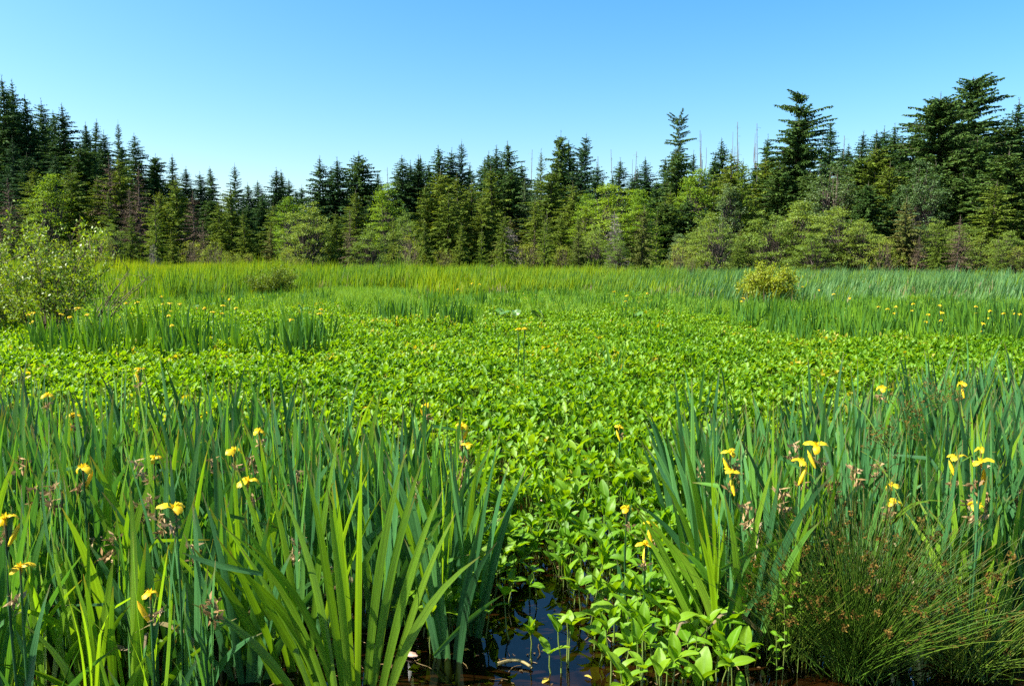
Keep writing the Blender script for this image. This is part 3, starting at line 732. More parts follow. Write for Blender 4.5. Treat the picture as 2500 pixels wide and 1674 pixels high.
# ------------------------------------------------------------------ iris
def blade(L, W, lean, bend, nseg=9, kink=None, twist=0., seed=0, thick=.004):
    """sword leaf in the XZ plane, width along X, leaning towards +X"""
    rs = np.random.RandomState(seed)
    t = np.linspace(0, 1, nseg)
    ang = lean + bend * t ** 2.0
    if kink: ang = ang + kink[1] * sstep(kink[0] - .04, kink[0] + .04, t)
    ds = L / (nseg - 1)
    x = np.concatenate([[0], np.cumsum(np.sin(ang[:-1]) * ds)]); z = np.concatenate([[0], np.cumsum(np.cos(ang[:-1]) * ds)])
    w = W * np.minimum(1, .72 + .6 * t) * np.clip((1 - t) / .42, 0, 1) ** .62
    w[-1] = .0015
    tw = twist * t
    nx_, nz_ = np.cos(ang), -np.sin(ang)
    V, u, v = [], [], []
    for k in range(nseg):
        c = np.array([x[k], .025 * L * math.sin(3 * t[k] + seed) * t[k], z[k]])
        side = np.array([nx_[k] * math.cos(tw[k]), math.sin(tw[k]), nz_[k] * math.cos(tw[k])])
        nor = np.array([-math.sin(tw[k]) * nx_[k], math.cos(tw[k]), -math.sin(tw[k]) * nz_[k]])
        V += [c - side * w[k] / 2, c + nor * thick * (1 - t[k]), c + side * w[k] / 2]
        u += [0, .5, 1]; v += [t[k]] * 3
    F = []
    for k in range(nseg - 1):
        a = 3 * k
        F += [[a, a + 1, a + 4, a + 3], [a + 1, a + 2, a + 5, a + 4]]
    return np.array(V), np.array(F), np.array(u), np.array(v)

BL_SPEC = [(1.0, .030, .02, .10, None, .3), (1.0, .034, .04, .25, None, -.4), (.95, .028, .06, .45, None, .5), (1.0, .032, .0, .05, None, .8), (.92, .036, .08, .75, None, -.3),
           (1.0, .026, .03, .18, None, -.9), (.98, .030, .05, .2, (.68, 1.5), .3), (1.0, .022, .02, .15, None, .5)]
BLADES, BLADES_Y = [], []
for k, (L_, W_, le, be, ki, tw) in enumerate(BL_SPEC):
    V, F, u, v = blade(L_, W_, le, be, 10, ki, tw, k)
    mb = MB(); mb.add(V, F, .5, u, v); BLADES.append(mb.mesh('leaf', M['iris'], True))
    mb = MB(); mb.add(V, F, .5, u, v); BLADES_Y.append(mb.mesh('leaf', M['iris_young'], True))

DRY = []
for k in (4, 6):
    L_, W_, le, be, ki, tw = BL_SPEC[k]
    V, F, u, v = blade(L_, W_ * .7, le, be * 1.6, 10, ki, tw * 3, k)
    mb = MB(); mb.add(V, F, .5, u, v); DRY.append(mb.mesh('leaf', M['dry'], True))
# flower meshes
def petal_mesh(L_, W_, mat, droop=1.9, name='petal'):
    mb = MB(); n, m = 7, 5
    t = np.linspace(0, 1, n); ang = .7 - droop * t ** .9
    x = np.concatenate([[0], np.cumsum(np.cos(ang[:-1]) * L_ / (n - 1))]); z = np.concatenate([[0], np.cumsum(np.sin(ang[:-1]) * L_ / (n - 1))])
    w = W_ * np.sin(np.pi * np.clip(.10 + .80 * t ** 1.15, 0, 1)) ** .8
    V, u, v = [], [], []
    for k in range(n):
        for q in np.linspace(-1, 1, m):
            V.append((x[k] - .25 * w[k] * q * q * math.sin(-ang[k]) * .4, w[k] / 2 * q, z[k] - .16 * w[k] * q * q + .004 * math.sin(q * 5 + k * 1.7))); u.append(.5 + q / 2); v.append(t[k] * .5)
    F = [[k * m + q, k * m + q + 1, (k + 1) * m + q + 1, (k + 1) * m + q] for k in range(n - 1) for q in range(m - 1)]
    mb.add(V, F, np.repeat(t * .6, m), u, v)
    return mb.mesh(name, M[mat], True)
PETAL = petal_mesh(.085, .052, 'petal')
PETAL2 = petal_mesh(.075, .040, 'petal', 2.5)
mb = MB()
for k in range(3):                                   # standards and style arms at the heart of the bloom
    a = k * 2.094 + 1.047
    d = np.array([math.cos(a), math.sin(a), 0]); s = np.array([-d[1], d[0], 0])
    for (dirn, l, w_) in ((d * .35 + np.array([0, 0, .9]), .034, .014), (np.array([math.cos(a + 1.047), math.sin(a + 1.047), 0]) * .8 + np.array([0, 0, .5]), .036, .018)):
        kites(mb, [(0, 0, 0)], [nrm(dirn)], [nrm(np.cross(dirn, s if False else np.array([-dirn[1], dirn[0], 0.01])))], l, w_, .5)
tube(mb, [(0, 0, -.035), (0, 0, -.015), (0, 0, .006)], [.004, .007, .006], 6, .2)
FLOWER = mb.mesh('flower', M['petal'])
mb = MB()
rs = np.random.RandomState(4)
Dv = nrm(rs.normal(0, .6, (16, 3)) - np.array([0, 0, .1])); Sv = nrm(np.cross(Dv, rs.normal(0, 1, (16, 3))))
kites(mb, rs.normal(0, .010, (16, 3)), Dv, Sv, rs.uniform(.02, .045, 16), .012, rs.rand(16))
WITHER = mb.mesh('withered_flower', M['withered'])
mb = MB(); tube(mb, [(0, 0, -.03), (.002, 0, .0), (.004, 0, .03), (.004, 0, .055)], [.004, .009, .008, .001], 6, .6)
BUD = mb.mesh('bud', M['petal'], True)
mb = MB()
tube(mb, [(0, 0, 0), (.004, 0, .3), (-.003, .004, .6), (0, 0, 1)], [.006, .0055, .005, .004], 5)
for (h, a) in ((.55, 1), (.72, 3.5), (.88, 5)):      # sheathing bracts on the stalk
    V, F, u, v = blade(.16, .018, .12, .2, 5)
    c, s = math.cos(a), math.sin(a)
    V = V @ np.array([[c, s, 0], [-s, c, 0], [0, 0, 1]]) + np.array([0, 0, h])
    mb.add(V, F, .6, u, v * .8)
STALK = mb.mesh('flower_stalk', M['iris'], True)

IR = random.Random(21)
def iris_plant(x, y, label, group=None, nleaf=6, hgt=1.0, young=False, rz=None, fan=1.0, flower=None, withered=False, lean=None, rng=IR):
    """fan of sword leaves; flower = (height, bloom turn) adds a stalk with a bloom"""
    rz = rng.uniform(0, 6.28) if rz is None else rz
    z0 = float(terrain(x, y)) + .01
    root = thing('iris_plant', label, 'iris', (x, y, z0), rz, group)
    src = BLADES_Y if young else BLADES
    for k in range(nleaf):
        f = (k - (nleaf - 1) / 2) / max(1, nleaf / 2)
        tilt = f * .17 * fan + rng.uniform(-.05, .05)
        b = src[rng.choice([0, 1, 2, 3, 5, 0, 3, 7]) if abs(f) < .7 else rng.choice([1, 2, 4, 1, 2])]
        if rng.random() < .03: b = src[6]
        l = hgt * (1.05 - .3 * abs(f)) * rng.uniform(.82, 1.08)
        sgn = 1 if f >= 0 else -1
        obj('leaf', b, root, (f * .045, rng.uniform(-.012, .012), 0), (rng.uniform(-.07, .07), tilt * sgn, rng.uniform(-.35, .35) + (0 if sgn > 0 else math.pi)), (1.15 + rng.uniform(-.2, .25), 1, l))
    if rng.random() < .22 and not (y < 3.6 and -1 < x < .9):
        obj('leaf', DRY[rng.randrange(2)], root, (0, 0, .02), (rng.uniform(-.2, .2), rng.uniform(.2, .7), rng.uniform(0, 6.28)), (1, 1, rng.uniform(.5, .85)))
    if flower:
        hz, turn = flower
        s = obj('flower_stalk', STALK, root, (0, .02, 0), (0, 0, rng.uniform(0, 6)), (1, 1, hz))
        add_bloom(root, (0, .02, hz), turn, rng, rng.uniform(.55, .82))
        if rng.random() < .5:
            obj('bud', BUD, root, (.018, .02, hz - .07), (.3, .3, rng.uniform(0, 6)))
        obj('withered_flower', WITHER, root, (-.015, .03, hz - rng.uniform(.05, .12)), (0, 0, rng.uniform(0, 6)))
    if withered:
        hz = hgt * rng.uniform(.6, .85)
        obj('flower_stalk', STALK, root, (.01, .02, 0), (rng.uniform(-.06, .06), rng.uniform(-.06, .06), rng.uniform(0, 6)), (1, 1, hz))
        for q in range(2):
            obj('withered_flower', WITHER, root, (.012 * (1 - 2 * q), .02, hz - .06 * q), (rng.uniform(-.4, .4), 0, rng.uniform(0, 6)), (1.2,) * 3)
    return root

def add_bloom(root, loc, turn, rng, s=1.0):
    fl = obj('flower', FLOWER, root, loc, (rng.uniform(-.25, .25), rng.uniform(-.25, .25), turn), (s,) * 3)
    for k in range(3):
        obj('petal', PETAL if rng.random() < .6 else PETAL2, fl, (0, 0, 0), (rng.uniform(-.2, .2), rng.uniform(-.25, .3), k * 2.094 + rng.uniform(-.25, .25)), (rng.uniform(.85, 1.15), rng.uniform(.8, 1.1), 1))

# blooms of the near stands: pixel of the bloom, height of the bloom above the water
blooms = [
    (124, 963, .85, 'iris with one yellow bloom above the left leaf stand, near the left edge'), (347, 905, .95, 'iris with a high yellow bloom standing against the bogbean mat at left'),
    (185, 1005, .80, 'iris with a small yellow bloom tucked low in the left stand, below the edge bloom'), (573, 1090, .86, 'iris with a full yellow bloom between left stand and open clump'),
    (440, 1244, .82, 'iris with a torn yellow bloom in the dark middle of the left stand'), (366, 1450, .58, 'iris with three wide drooping yellow petals low in the left foreground'),
    (6, 1278, .82, 'iris with a yellow bloom cut by the left edge'), (62, 1392, .64, 'iris with orange-yellow fading blooms near the lower left edge'),
    (206, 1139, .80, 'iris with a small half-closed yellow bloom in the left stand'), (1046, 980, .86, 'iris with a yellow bloom at the top right corner of the left stand'),
    (1137, 1038, .84, 'iris with yellow bloom leaning out of the left stand over the mat'), (1142, 1088, .74, 'iris with a lower yellow bloom at the right rim of the left stand'),
    (622, 1051, .84, 'iris with yellow bloom behind the full bloom in the left stand'), (595, 1170, .78, 'iris with an orange-yellow bloom just under the full bloom'),
    (385, 1110, .80, 'iris with a small yellow bloom half hidden by leaves in the left stand'),
    (1534, 1230, .55, 'iris with drooping yellow bloom beside the bogbean mat, left rim of right stand'), (1578, 1272, .50, 'iris with crumpled yellow bloom right of and below the drooping one'),
    (1587, 1322, .44, 'iris with the lowest small orange bloom at the rim of the right stand'), (1773, 1112, .84, 'iris with square-looking yellow bloom above the arching yellow-green leaves'),
    (1776, 1165, .76, 'iris with a narrow yellow bloom hanging below the square-looking bloom'), (1984, 1116, .84, 'iris with a yellow bloom standing upright in the right stand'),
    (1943, 1160, .80, 'iris with a wide yellow bloom left of and below the upright bloom'), (2183, 1208, .64, 'iris with yellow bloom on a stalk above the brown-headed rush'),
    (2190, 1265, .58, 'iris with long hanging yellow petals just above the brown-headed rush'), (2383, 1104, .84, 'iris with topmost yellow bloom of the right-hand trio'),
    (2346, 1132, .80, 'iris with left yellow bloom of the right-hand trio'), (2402, 1176, .82, 'iris with the large lowest yellow bloom of the right-hand trio'),
    (2373, 1255, .62, 'iris with a small yellow bloom below the right-hand trio'), (2160, 946, .86, 'iris with a yellow bloom at the top of the right stand'),
    (2343, 938, .86, 'iris with a small fading bloom high in the right stand'), (1506, 1038, .55, 'iris with a small bloom at the left tip of the right stand')]
taken = []
for k, (bx_, by_, hz, lb) in enumerate(blooms):
    p = at_height(bx_, by_, hz)
    iris_plant(p.x, p.y, lb, 'flowering iris plants', IR.choice([3, 4, 4]) if hz > .66 else 2, IR.uniform(.72, .9) * hz, False, IR.uniform(0, 6.28), .9, (hz + .12, IR.uniform(0, 6.28)))
    taken.append((p.x, p.y))

# the large arching clump beside the pool and the arching clump of the right stand: yellow-green leaves
def big_clump(label, x, y, n, hgt, spread, rz, dirs):
    z0 = float(terrain(x, y)) + .01
    root = thing('iris_plant', label, 'iris', (x, y, z0), rz)
    for k in range(n):
        f = dirs[0] + (dirs[1] - dirs[0]) * (k + .5) / n + IR.uniform(-.05, .05)
        sgn = 1 if f >= 0 else -1
        b = BLADES_Y[IR.choice([1, 2, 4] if abs(f) > .25 else [0, 1, 3])]
        obj('leaf', b, root, (f * spread, IR.uniform(-.09, .09), 0), (IR.uniform(-.12, .12), abs(f) * .42, IR.uniform(-.4, .4) + (0 if sgn > 0 else math.pi)), (.92 + IR.uniform(-.15, .2), 1, hgt * (1.05 - .35 * abs(f)) * IR.uniform(.85, 1.05)))
    return root
big_clump('large yellow-green iris clump with arching leaves at lower centre left beside open water', -.62, 2.95, 24, 1.12, .17, .12, (-.95, .60))
big_clump('second arching yellow-green iris clump just left of the large one', -.86, 3.12, 9, 1.06, .12, .4, (-.8, .7))
big_clump('low yellow-green iris clump at the bottom left with short splayed leaves', -1.52, 2.75, 8, .68, .10, -.2, (-.9, .9))
big_clump('arching yellow-green iris clump at the left rim of the right stand', .98, 3.35, 9, .95, .12, .1, (-1.1, .4))

# near stands: flowerless plants
def stand_left(x, y):
    edge = -.18 - .10 * (y - 3) - .35 * max(0, 3.5 - y) + .08 * math.sin(y * 4)
    top = 5.0 + .40 * (-x) + .25 * math.sin(x * 2.3)
    return x < edge and y < min(top, 6.9) and y > 2.62
def stand_right(x, y):
    edge = .86 + .16 * (y - 3.2) + .07 * math.sin(y * 5)
    top = 5.0 + .72 * (x - .8) + .25 * math.sin(x * 2.1)
    return x > edge and y < min(top, 7.9) and y > 2.7
cand = []
PR = random.Random(12)
tries = 0
while len(cand) < 680 and tries < 30000:
    tries += 1
    x, y = PR.uniform(-5.2, 5.4), PR.uniform(2.45, 7.9)
    L_ = stand_left(x, y); Rr = stand_right(x, y)
    if not (L_ or Rr): continue
    if abs(x) > .70 * y + .25: continue
    if Rr and (x - 1.62) ** 2 + (y - 3.25) ** 2 < .42 ** 2 : continue
    if Rr and y < 3.25 and x < 2.4: continue
    if L_ and ((x + .68) / .42) ** 2 + ((y - 2.85) / .5) ** 2 < 1: continue
    if L_ and -1.35 < x < -.15 and y < 3.3 and PR.random() < .5: continue
    if any((x - a) ** 2 + (y - b) ** 2 < (.135 if y < 4.5 else .15) ** 2 for a, b, *_ in cand): continue
    if math.sin(x * 5.1 + 2.1 * math.sin(y * 3.3)) * math.sin(y * 5.7 + 1.7 * math.sin(x * 2.9)) > .52: continue
    cand.append((x, y, L_))
cand.sort(key=lambda c: c[1])
NEAR = cand[:222]
for x, y, L_ in NEAR:
    if L_:
        row_ = 'at the bottom edge' if y < 3.25 else ('in the middle' if y < 4.1 else 'at the back')
        col_ = 'near the pool' if x > -.45 * y / 3.3 else ('around the large arching clump' if x > -1.25 * y / 3.3 else ('near the left picture edge' if x < -1.75 * y / 3.3 else 'below the torn yellow bloom'))
        lb = 'flowerless iris plant %s of the left stand, %s' % (row_, col_)
    else:
        row_ = 'at the front' if y < 3.8 else ('in the middle' if y < 4.6 else 'at the back')
        col_ = 'beside the bogbean mat' if x < 1.25 * y / 4 else ('behind the brown-headed rush' if x < 2.0 * y / 4 else 'near the right picture edge')
        lb = 'flowerless iris plant %s of the right stand, %s' % (row_, col_)
    gr = lb.replace('plant', 'plants')
    wi = PR.random() < .13
    if wi: lb = lb.replace('flowerless iris plant', 'withered-headed iris plant'); gr = lb.replace('plant', 'plants')
    iris_plant(x, y, lb, gr, PR.choice([5, 6, 6, 7]), PR.uniform(.88, 1.18) * (1 if y > 3.2 else .82), PR.random() < (.16 if y > 3.4 else .45), None, PR.uniform(.7, 1.15), None, wi, rng=PR)

# ------------------------------------------------------------------ scattered growth (geometry nodes on a point mesh)
def scatter(name, label, protos, pts, rots, scls, idxs):
    cl = bpy.data.collections.new(name + '_pieces')
    for k, me in enumerate(protos):
        cl.objects.link(bpy.data.objects.new('piece_%02d' % k, me))
    me = bpy.data.meshes.new(name)
    n = len(pts)
    me.vertices.add(n); me.vertices.foreach_set('co', np.asarray(pts, np.float32).ravel())
    a = me.attributes.new('rot', 'FLOAT_VECTOR', 'POINT'); a.data.foreach_set('vector', np.asarray(rots, np.float32).ravel())
    a = me.attributes.new('scl', 'FLOAT_VECTOR', 'POINT'); a.data.foreach_set('vector', np.asarray(scls, np.float32).ravel())
    a = me.attributes.new('idx', 'INT', 'POINT'); a.data.foreach_set('value', np.asarray(idxs, np.int32))
    me.update()
    o = obj(name, me)
    ng = bpy.data.node_groups.new(name, 'GeometryNodeTree')
    ng.interface.new_socket('Geometry', in_out='INPUT', socket_type='NodeSocketGeometry')
    ng.interface.new_socket('Geometry', in_out='OUTPUT', socket_type='NodeSocketGeometry')
    N, L = ng.nodes, ng.links
    gi, go = N.new('NodeGroupInput'), N.new('NodeGroupOutput')
    ci = N.new('GeometryNodeCollectionInfo'); ci.inputs['Collection'].default_value = cl
    ci.inputs['Separate Children'].default_value = True; ci.inputs['Reset Children'].default_value = True
    ip = N.new('GeometryNodeInstanceOnPoints'); ip.inputs['Pick Instance'].default_value = True
    def nat(nm, ty):
        q = N.new('GeometryNodeInputNamedAttribute'); q.data_type = ty; q.inputs['Name'].default_value = nm
        return q.outputs['Attribute']
    L.new(gi.outputs[0], ip.inputs['Points']); L.new(ci.outputs[0], ip.inputs['Instance'])
    L.new(nat('idx', 'INT'), ip.inputs['Instance Index'])
    er = N.new('FunctionNodeEulerToRotation'); L.new(nat('rot', 'FLOAT_VECTOR'), er.inputs[0]); L.new(er.outputs[0], ip.inputs['Rotation'])
    L.new(nat('scl', 'FLOAT_VECTOR'), ip.inputs['Scale'])
    L.new(ip.outputs[0], go.inputs[0])
    md = o.modifiers.new('scatter', 'NODES'); md.node_group = ng
    tag(o, label, None, None, 'stuff')
    return o

def in_view(x, y, margin=.06):
    return np.abs(x) < (.6555 + margin) * y + .3

# ------ bogbean
def leaflet(L_, W_, n=6, m=4, fold=.22, curl=.5, seed=0):
    rs = np.random.RandomState(seed)
    t = np.linspace(0, 1, n); ang = .25 - curl * t
    x = np.concatenate([[0], np.cumsum(np.cos(ang[:-1]) * L_ / (n - 1))]); z = np.concatenate([[0], np.cumsum(np.sin(ang[:-1]) * L_ / (n - 1))])
    w = W_ * np.sin(np.pi * np.clip(.04 + .93 * t ** .85, 0, 1)) ** .75
    V, u, v = [], [], []
    for k in range(n):
        for q in np.linspace(-1, 1, m + 1):
            V.append((x[k], w[k] / 2 * q * math.cos(fold), z[k] + w[k] / 2 * abs(q) * math.sin(fold) * (1 + .0 * k) + .0025 * math.sin(q * 4 + k + seed))); u.append(.5 + q / 2); v.append(t[k] * .85)
    mm = m + 1
    F = [[k * mm + q, k * mm + q + 1, (k + 1) * mm + q + 1, (k + 1) * mm + q] for k in range(n - 1) for q in range(m)]
    return np.array(V), np.array(F), np.array(u), np.array(v)
def rotm(ax, ay, az):
    return np.array(Euler((ax, ay, az)).to_matrix())
LEAFLETS = []
for k, (l, w_, f, c) in enumerate(((.085, .042, .30, .5), (.095, .046, .18, .9), (.075, .040, .45, .2), (.09, .050, .1, .7), (.085, .038, .55, 1.1))):
    V, F, u, v = leaflet(l, w_, 6, 4, f, c, k)
    mb = MB(); mb.add(V, F, .5, u, v); LEAFLETS.append(mb.mesh('leaflet', M['bogbean'], True))
mb = MB(); tube(mb, [(0, 0, -.12), (.006, 0, .3), (0, .004, .7), (0, 0, 1)], [.0042, .0038, .0034, .003], 5); PETIOLE = mb.mesh('stalk', M['petiole'], True)
BR = random.Random(77)
def bogbean(x, y, h, label, group=None, s=1.0):
    root = thing('bogbean_plant', label, 'bogbean', (x, y, 0), BR.uniform(0, 6.28), group)
    ln = (BR.uniform(-.2, .2), BR.uniform(-.2, .2))
    tip = Euler((ln[0], ln[1], 0)).to_matrix() @ Vector((0, 0, h))
    obj('stalk', PETIOLE, root, (0, 0, 0), (ln[0], ln[1], 0), (1, 1, h))
    el = BR.uniform(.15, 1.15)
    for k in range(3):
        obj('leaflet', LEAFLETS[BR.randrange(5)], root, tip, (BR.uniform(-.4, .4), -el + BR.uniform(-.35, .35), k * 1.95 + BR.uniform(-.25, .25)), (s * BR.uniform(.8, 1.2),) * 3)
def bog_merged(seed, low=False):
    """three trifoliate leaves on stalks: one plant of the mat"""
    rs = np.random.RandomState(seed); mb = MB()
    for s_ in range(3):
        h = rs.uniform(.15, .30); x, y = rs.uniform(-.07, .07, 2); el = rs.uniform(.40, 1.4); a0 = rs.uniform(0, 6.28)
        if not low: tube(mb, [(x * .5, y * .5, 0), (x, y, h)], [.004, .003], 3, .2)
        for k in range(3):
            sc = rs.uniform(.8, 1.25)
            V, F, u, v = leaflet(.094 * sc, .042 * sc, 4 if low else 6, 2, rs.uniform(.05, .5), rs.uniform(.1, 1.1), k)
            V = V @ rotm(rs.uniform(-.5, .5), -el + rs.uniform(-.4, .4), a0 + k * 1.95 + rs.uniform(-.3, .3)).T + np.array([x, y, h])
            mb.add(V, F, rs.rand(), u, v)
    return mb.mesh('bogbean', M['bogbean'], True)
BOG = [bog_merged(300 + k) for k in range(9)]
BOGLOW = [bog_merged(320 + k, True) for k in range(9)]

def pool(x, y):
    """open water at the bottom of the picture"""
    e = (x - .03 - .14 * (y - 3.3)) / max(.05, .40 - .26 * (y - 3.0))
    return y < 4.25 and abs(e) < 1
NB = random.Random(41)
nearb = []
tries = 0
while tries < 9000 and len(nearb) < 258:
    tries += 1
    y = NB.uniform(2.75, 4.5); x = NB.uniform(-.9, 1.35)
    if stand_left(x, y) and x < -.35 - .1 * (y - 3): continue
    if stand_right(x, y) and x > 1.0 + .16 * (y - 3.2): continue
    if pool(x, y): continue
    if (y < 3.25 and x < .0) or x < -.5: continue
    if any((x - a) ** 2 + (y - b) ** 2 < .062 ** 2 for a, b in nearb): continue
    nearb.append((x, y))
for x, y in nearb:
    bogbean(x, y, NB.uniform(.06, .22), *(lambda w_: ('bogbean plant with three-part green leaf ' + w_, 'bogbean plants ' + w_))('on the left bank of the pool' if x < -.05 and y < 4.1 else ('right of the pool near the bottom edge' if y < 3.3 else ('between the pool and the low iris blooms' if y < 3.8 and x > .1 else ('at the foot of the right iris stand' if x > .75 else ('behind the pool beside the left iris stand' if x < .1 else 'in the dense mat straight behind the pool'))))), 1.15)
for px, py, n, lb in ((1345, 1570, 5, 'bogbean plant in the small tuft rising from the middle of the dark pool'),
                      (1130, 1500, 5, 'bogbean plant in the tuft at the left rim of the dark pool'),
                      (1290, 1420, 4, 'bogbean plant with dull broad leaves at the back of the dark pool'),
                      (1540, 1560, 6, 'bogbean plant in the loose cluster at the right rim of the dark pool'),
                      (1010, 1480, 4, 'bogbean plant at the foot of the left iris stand beside the pool'), (1080, 1430, 5, 'bogbean plant in the dark corner at the back left of the pool'), (1195, 1500, 3, 'bogbean plant standing in the left half of the pool'),
                      (1590, 1480, 6, 'bogbean plant between pool and arching right iris clump'),
                      (660, 1560, 2, 'lone bogbean leaf growing between the left iris clumps'), (390, 1340, 2, 'broad bogbean leaf in the gap of the left iris stand')):
    q = at_height(px, py, .10)
    for k in range(n):
        bogbean(q.x + NB.uniform(-.10, .10), q.y + NB.uniform(-.08, .08), NB.uniform(.06, .2), lb, lb.replace('bogbean plant ', 'bogbean plants '), 1.05)

rs = np.random.RandomState(9)
def carpet_mask(x, y):
    ok = in_view(x, y) & (y < 46)
    for i in range(len(x)):
        pass
    return ok
pts, rot, scl, idx = [], [], [], []
def add_pts(x, y, z, rx, ry, rz, s, i):
    pts.append((x, y, z)); rot.append((rx, ry, rz)); scl.append(s if isinstance(s, tuple) else (s, s, s)); idx.append(i)
n = 70000
yy = np.sqrt(rs.uniform(3.0 ** 2, 46 ** 2, n)); xx = rs.uniform(-1, 1, n) * (.70 * yy + .4)
for x, y in zip(xx, yy):
    if y < 3.9: continue
    if y < 4.4 and rs.rand() < .5: continue
    if y < 3.7 and x < .2: continue
    if pool(x, y): continue
    if stand_left(x, y) and rs.rand() < (.55 if y < 5 else .2): continue
    if y > 32 and rs.rand() < (y - 32) / 12: continue
    gapn = math.sin(x * 1.7 + 1.3 * math.sin(y * 1.1)) * math.sin(y * 1.9 + math.sin(x * 1.3))
    if gapn > .86 and y < 14: continue
    hs_ = .85 + .25 * math.sin(x * .9 + y * .5) * math.sin(y * .7 - x * .3)
    s = rs.uniform(.6, 1.2)
    add_pts(x, y, -.02, rs.normal(0, .12), rs.normal(0, .12), rs.uniform(0, 6.28), (s, s, (.5 + .5 * s) * hs_ * (1.1 if y > 5 else .85)), rs.randint(9) + (0 if y < 12 else 9))
# extra density close to the eye
n = 5200
yy = np.sqrt(rs.uniform(4.0 ** 2, 15 ** 2, n)); xx = rs.uniform(-1, 1, n) * (.70 * yy + .4)
for x, y in zip(xx, yy):
    if stand_left(x, y) or stand_right(x, y) or pool(x, y): continue
    s = rs.uniform(.8, 1.2)
    add_pts(x, y, -.02, rs.normal(0, .12), rs.normal(0, .12), rs.uniform(0, 6.28), s, rs.randint(9))
scatter('bogbean_mat', 'dense bright green mat of bogbean leaves across the marsh', BOG + BOGLOW, pts, rot, scl, idx)

# ------ iris beds beyond the near stands
def iris_fan_mesh(seed, nleaf, seg, mat, hgt=1.0, wmul=1.0):
    rs = np.random.RandomState(seed); mb = MB()
    for k in range(nleaf):
        f = (k - (nleaf - 1) / 2) / max(1, nleaf / 2)
        V, F, u, v = blade(hgt * rs.uniform(.75, 1.05) * (1.05 - .3 * abs(f)), rs.uniform(.022, .032) * wmul, rs.uniform(0, .06), rs.uniform(.05, .4), seg, None, rs.uniform(-.6, .6), k)
        V = V @ rotm(rs.uniform(-.07, .07), abs(f) * .17 + rs.uniform(-.03, .05), (0 if f >= 0 else math.pi) + rs.uniform(-.4, .4)).T + np.array([f * .045, rs.uniform(-.02, .02), 0])
        mb.add(V, F, rs.rand(), u, v)
    return mb.mesh('iris_fan', M[mat], True)
FAN = [iris_fan_mesh(400 + k, 6, 8, 'iris', .95) for k in range(6)] + [iris_fan_mesh(410 + k, 7, 5, 'iris_far', 1.0, 1.5) for k in range(6)]
pts, rot, scl, idx = [], [], [], []
for x, y, L_ in cand[222:]:
    s = rs.uniform(.9, 1.2)
    add_pts(x, y, -.1, 0, 0, rs.uniform(0, 6.28), (1.2, 1.2, s), rs.randint(6))
def bed(px0, px1, y0, y1, dens, smin, smax, i0=6, frag=.5):
    area = (px1 - px0) / FPX * (y0 + y1) / 2 * (y1 - y0)
    for k in range(int(area * dens)):
        y = rs.uniform(y0, y1); px = rs.uniform(px0, px1); x = (px - 1250) / FPX * y
        nn = math.sin(x * 1.3 + y * .8) + math.sin(y * 1.7 - x * .6 + 2)
        if nn < -frag * 2 + rs.uniform(-.3, .3): continue
        e = min(px - px0, px1 - px) / (px1 - px0)
        if e < .12 and rs.rand() > e / .12: continue
        s = rs.uniform(smin, smax)
        add_pts(x, y, -.1, rs.normal(0, .04), rs.normal(0, .04), rs.uniform(0, 6.28), (s, s, s * rs.uniform(.9, 1.1)), i0 + rs.randint(6))
bed(60, 820, 12.5, 16.5, 6, .72, 1.18, 6, .5)
bed(880, 1190, 18.5, 22, 6, .7, 1.1, 6, .6)
bed(1880, 2560, 14.5, 17.0, 10, .6, .98, 6, .7)
bed(1780, 2560, 17.0, 24, 8, .65, 1.0, 6, .6)
bed(0, 2500, 24, 42, 2.6, .65, .95, 6, .25)
bed(1500, 2560, 22, 34, 3.2, .6, .85, 6, .5)
bed(1150, 2100, 7.0, 11, .35, .8, 1.0, 0, 1)
scatter('iris_bed', 'farther clumps of sword-shaped iris leaves standing in the marsh', FAN, pts, rot, scl, idx)

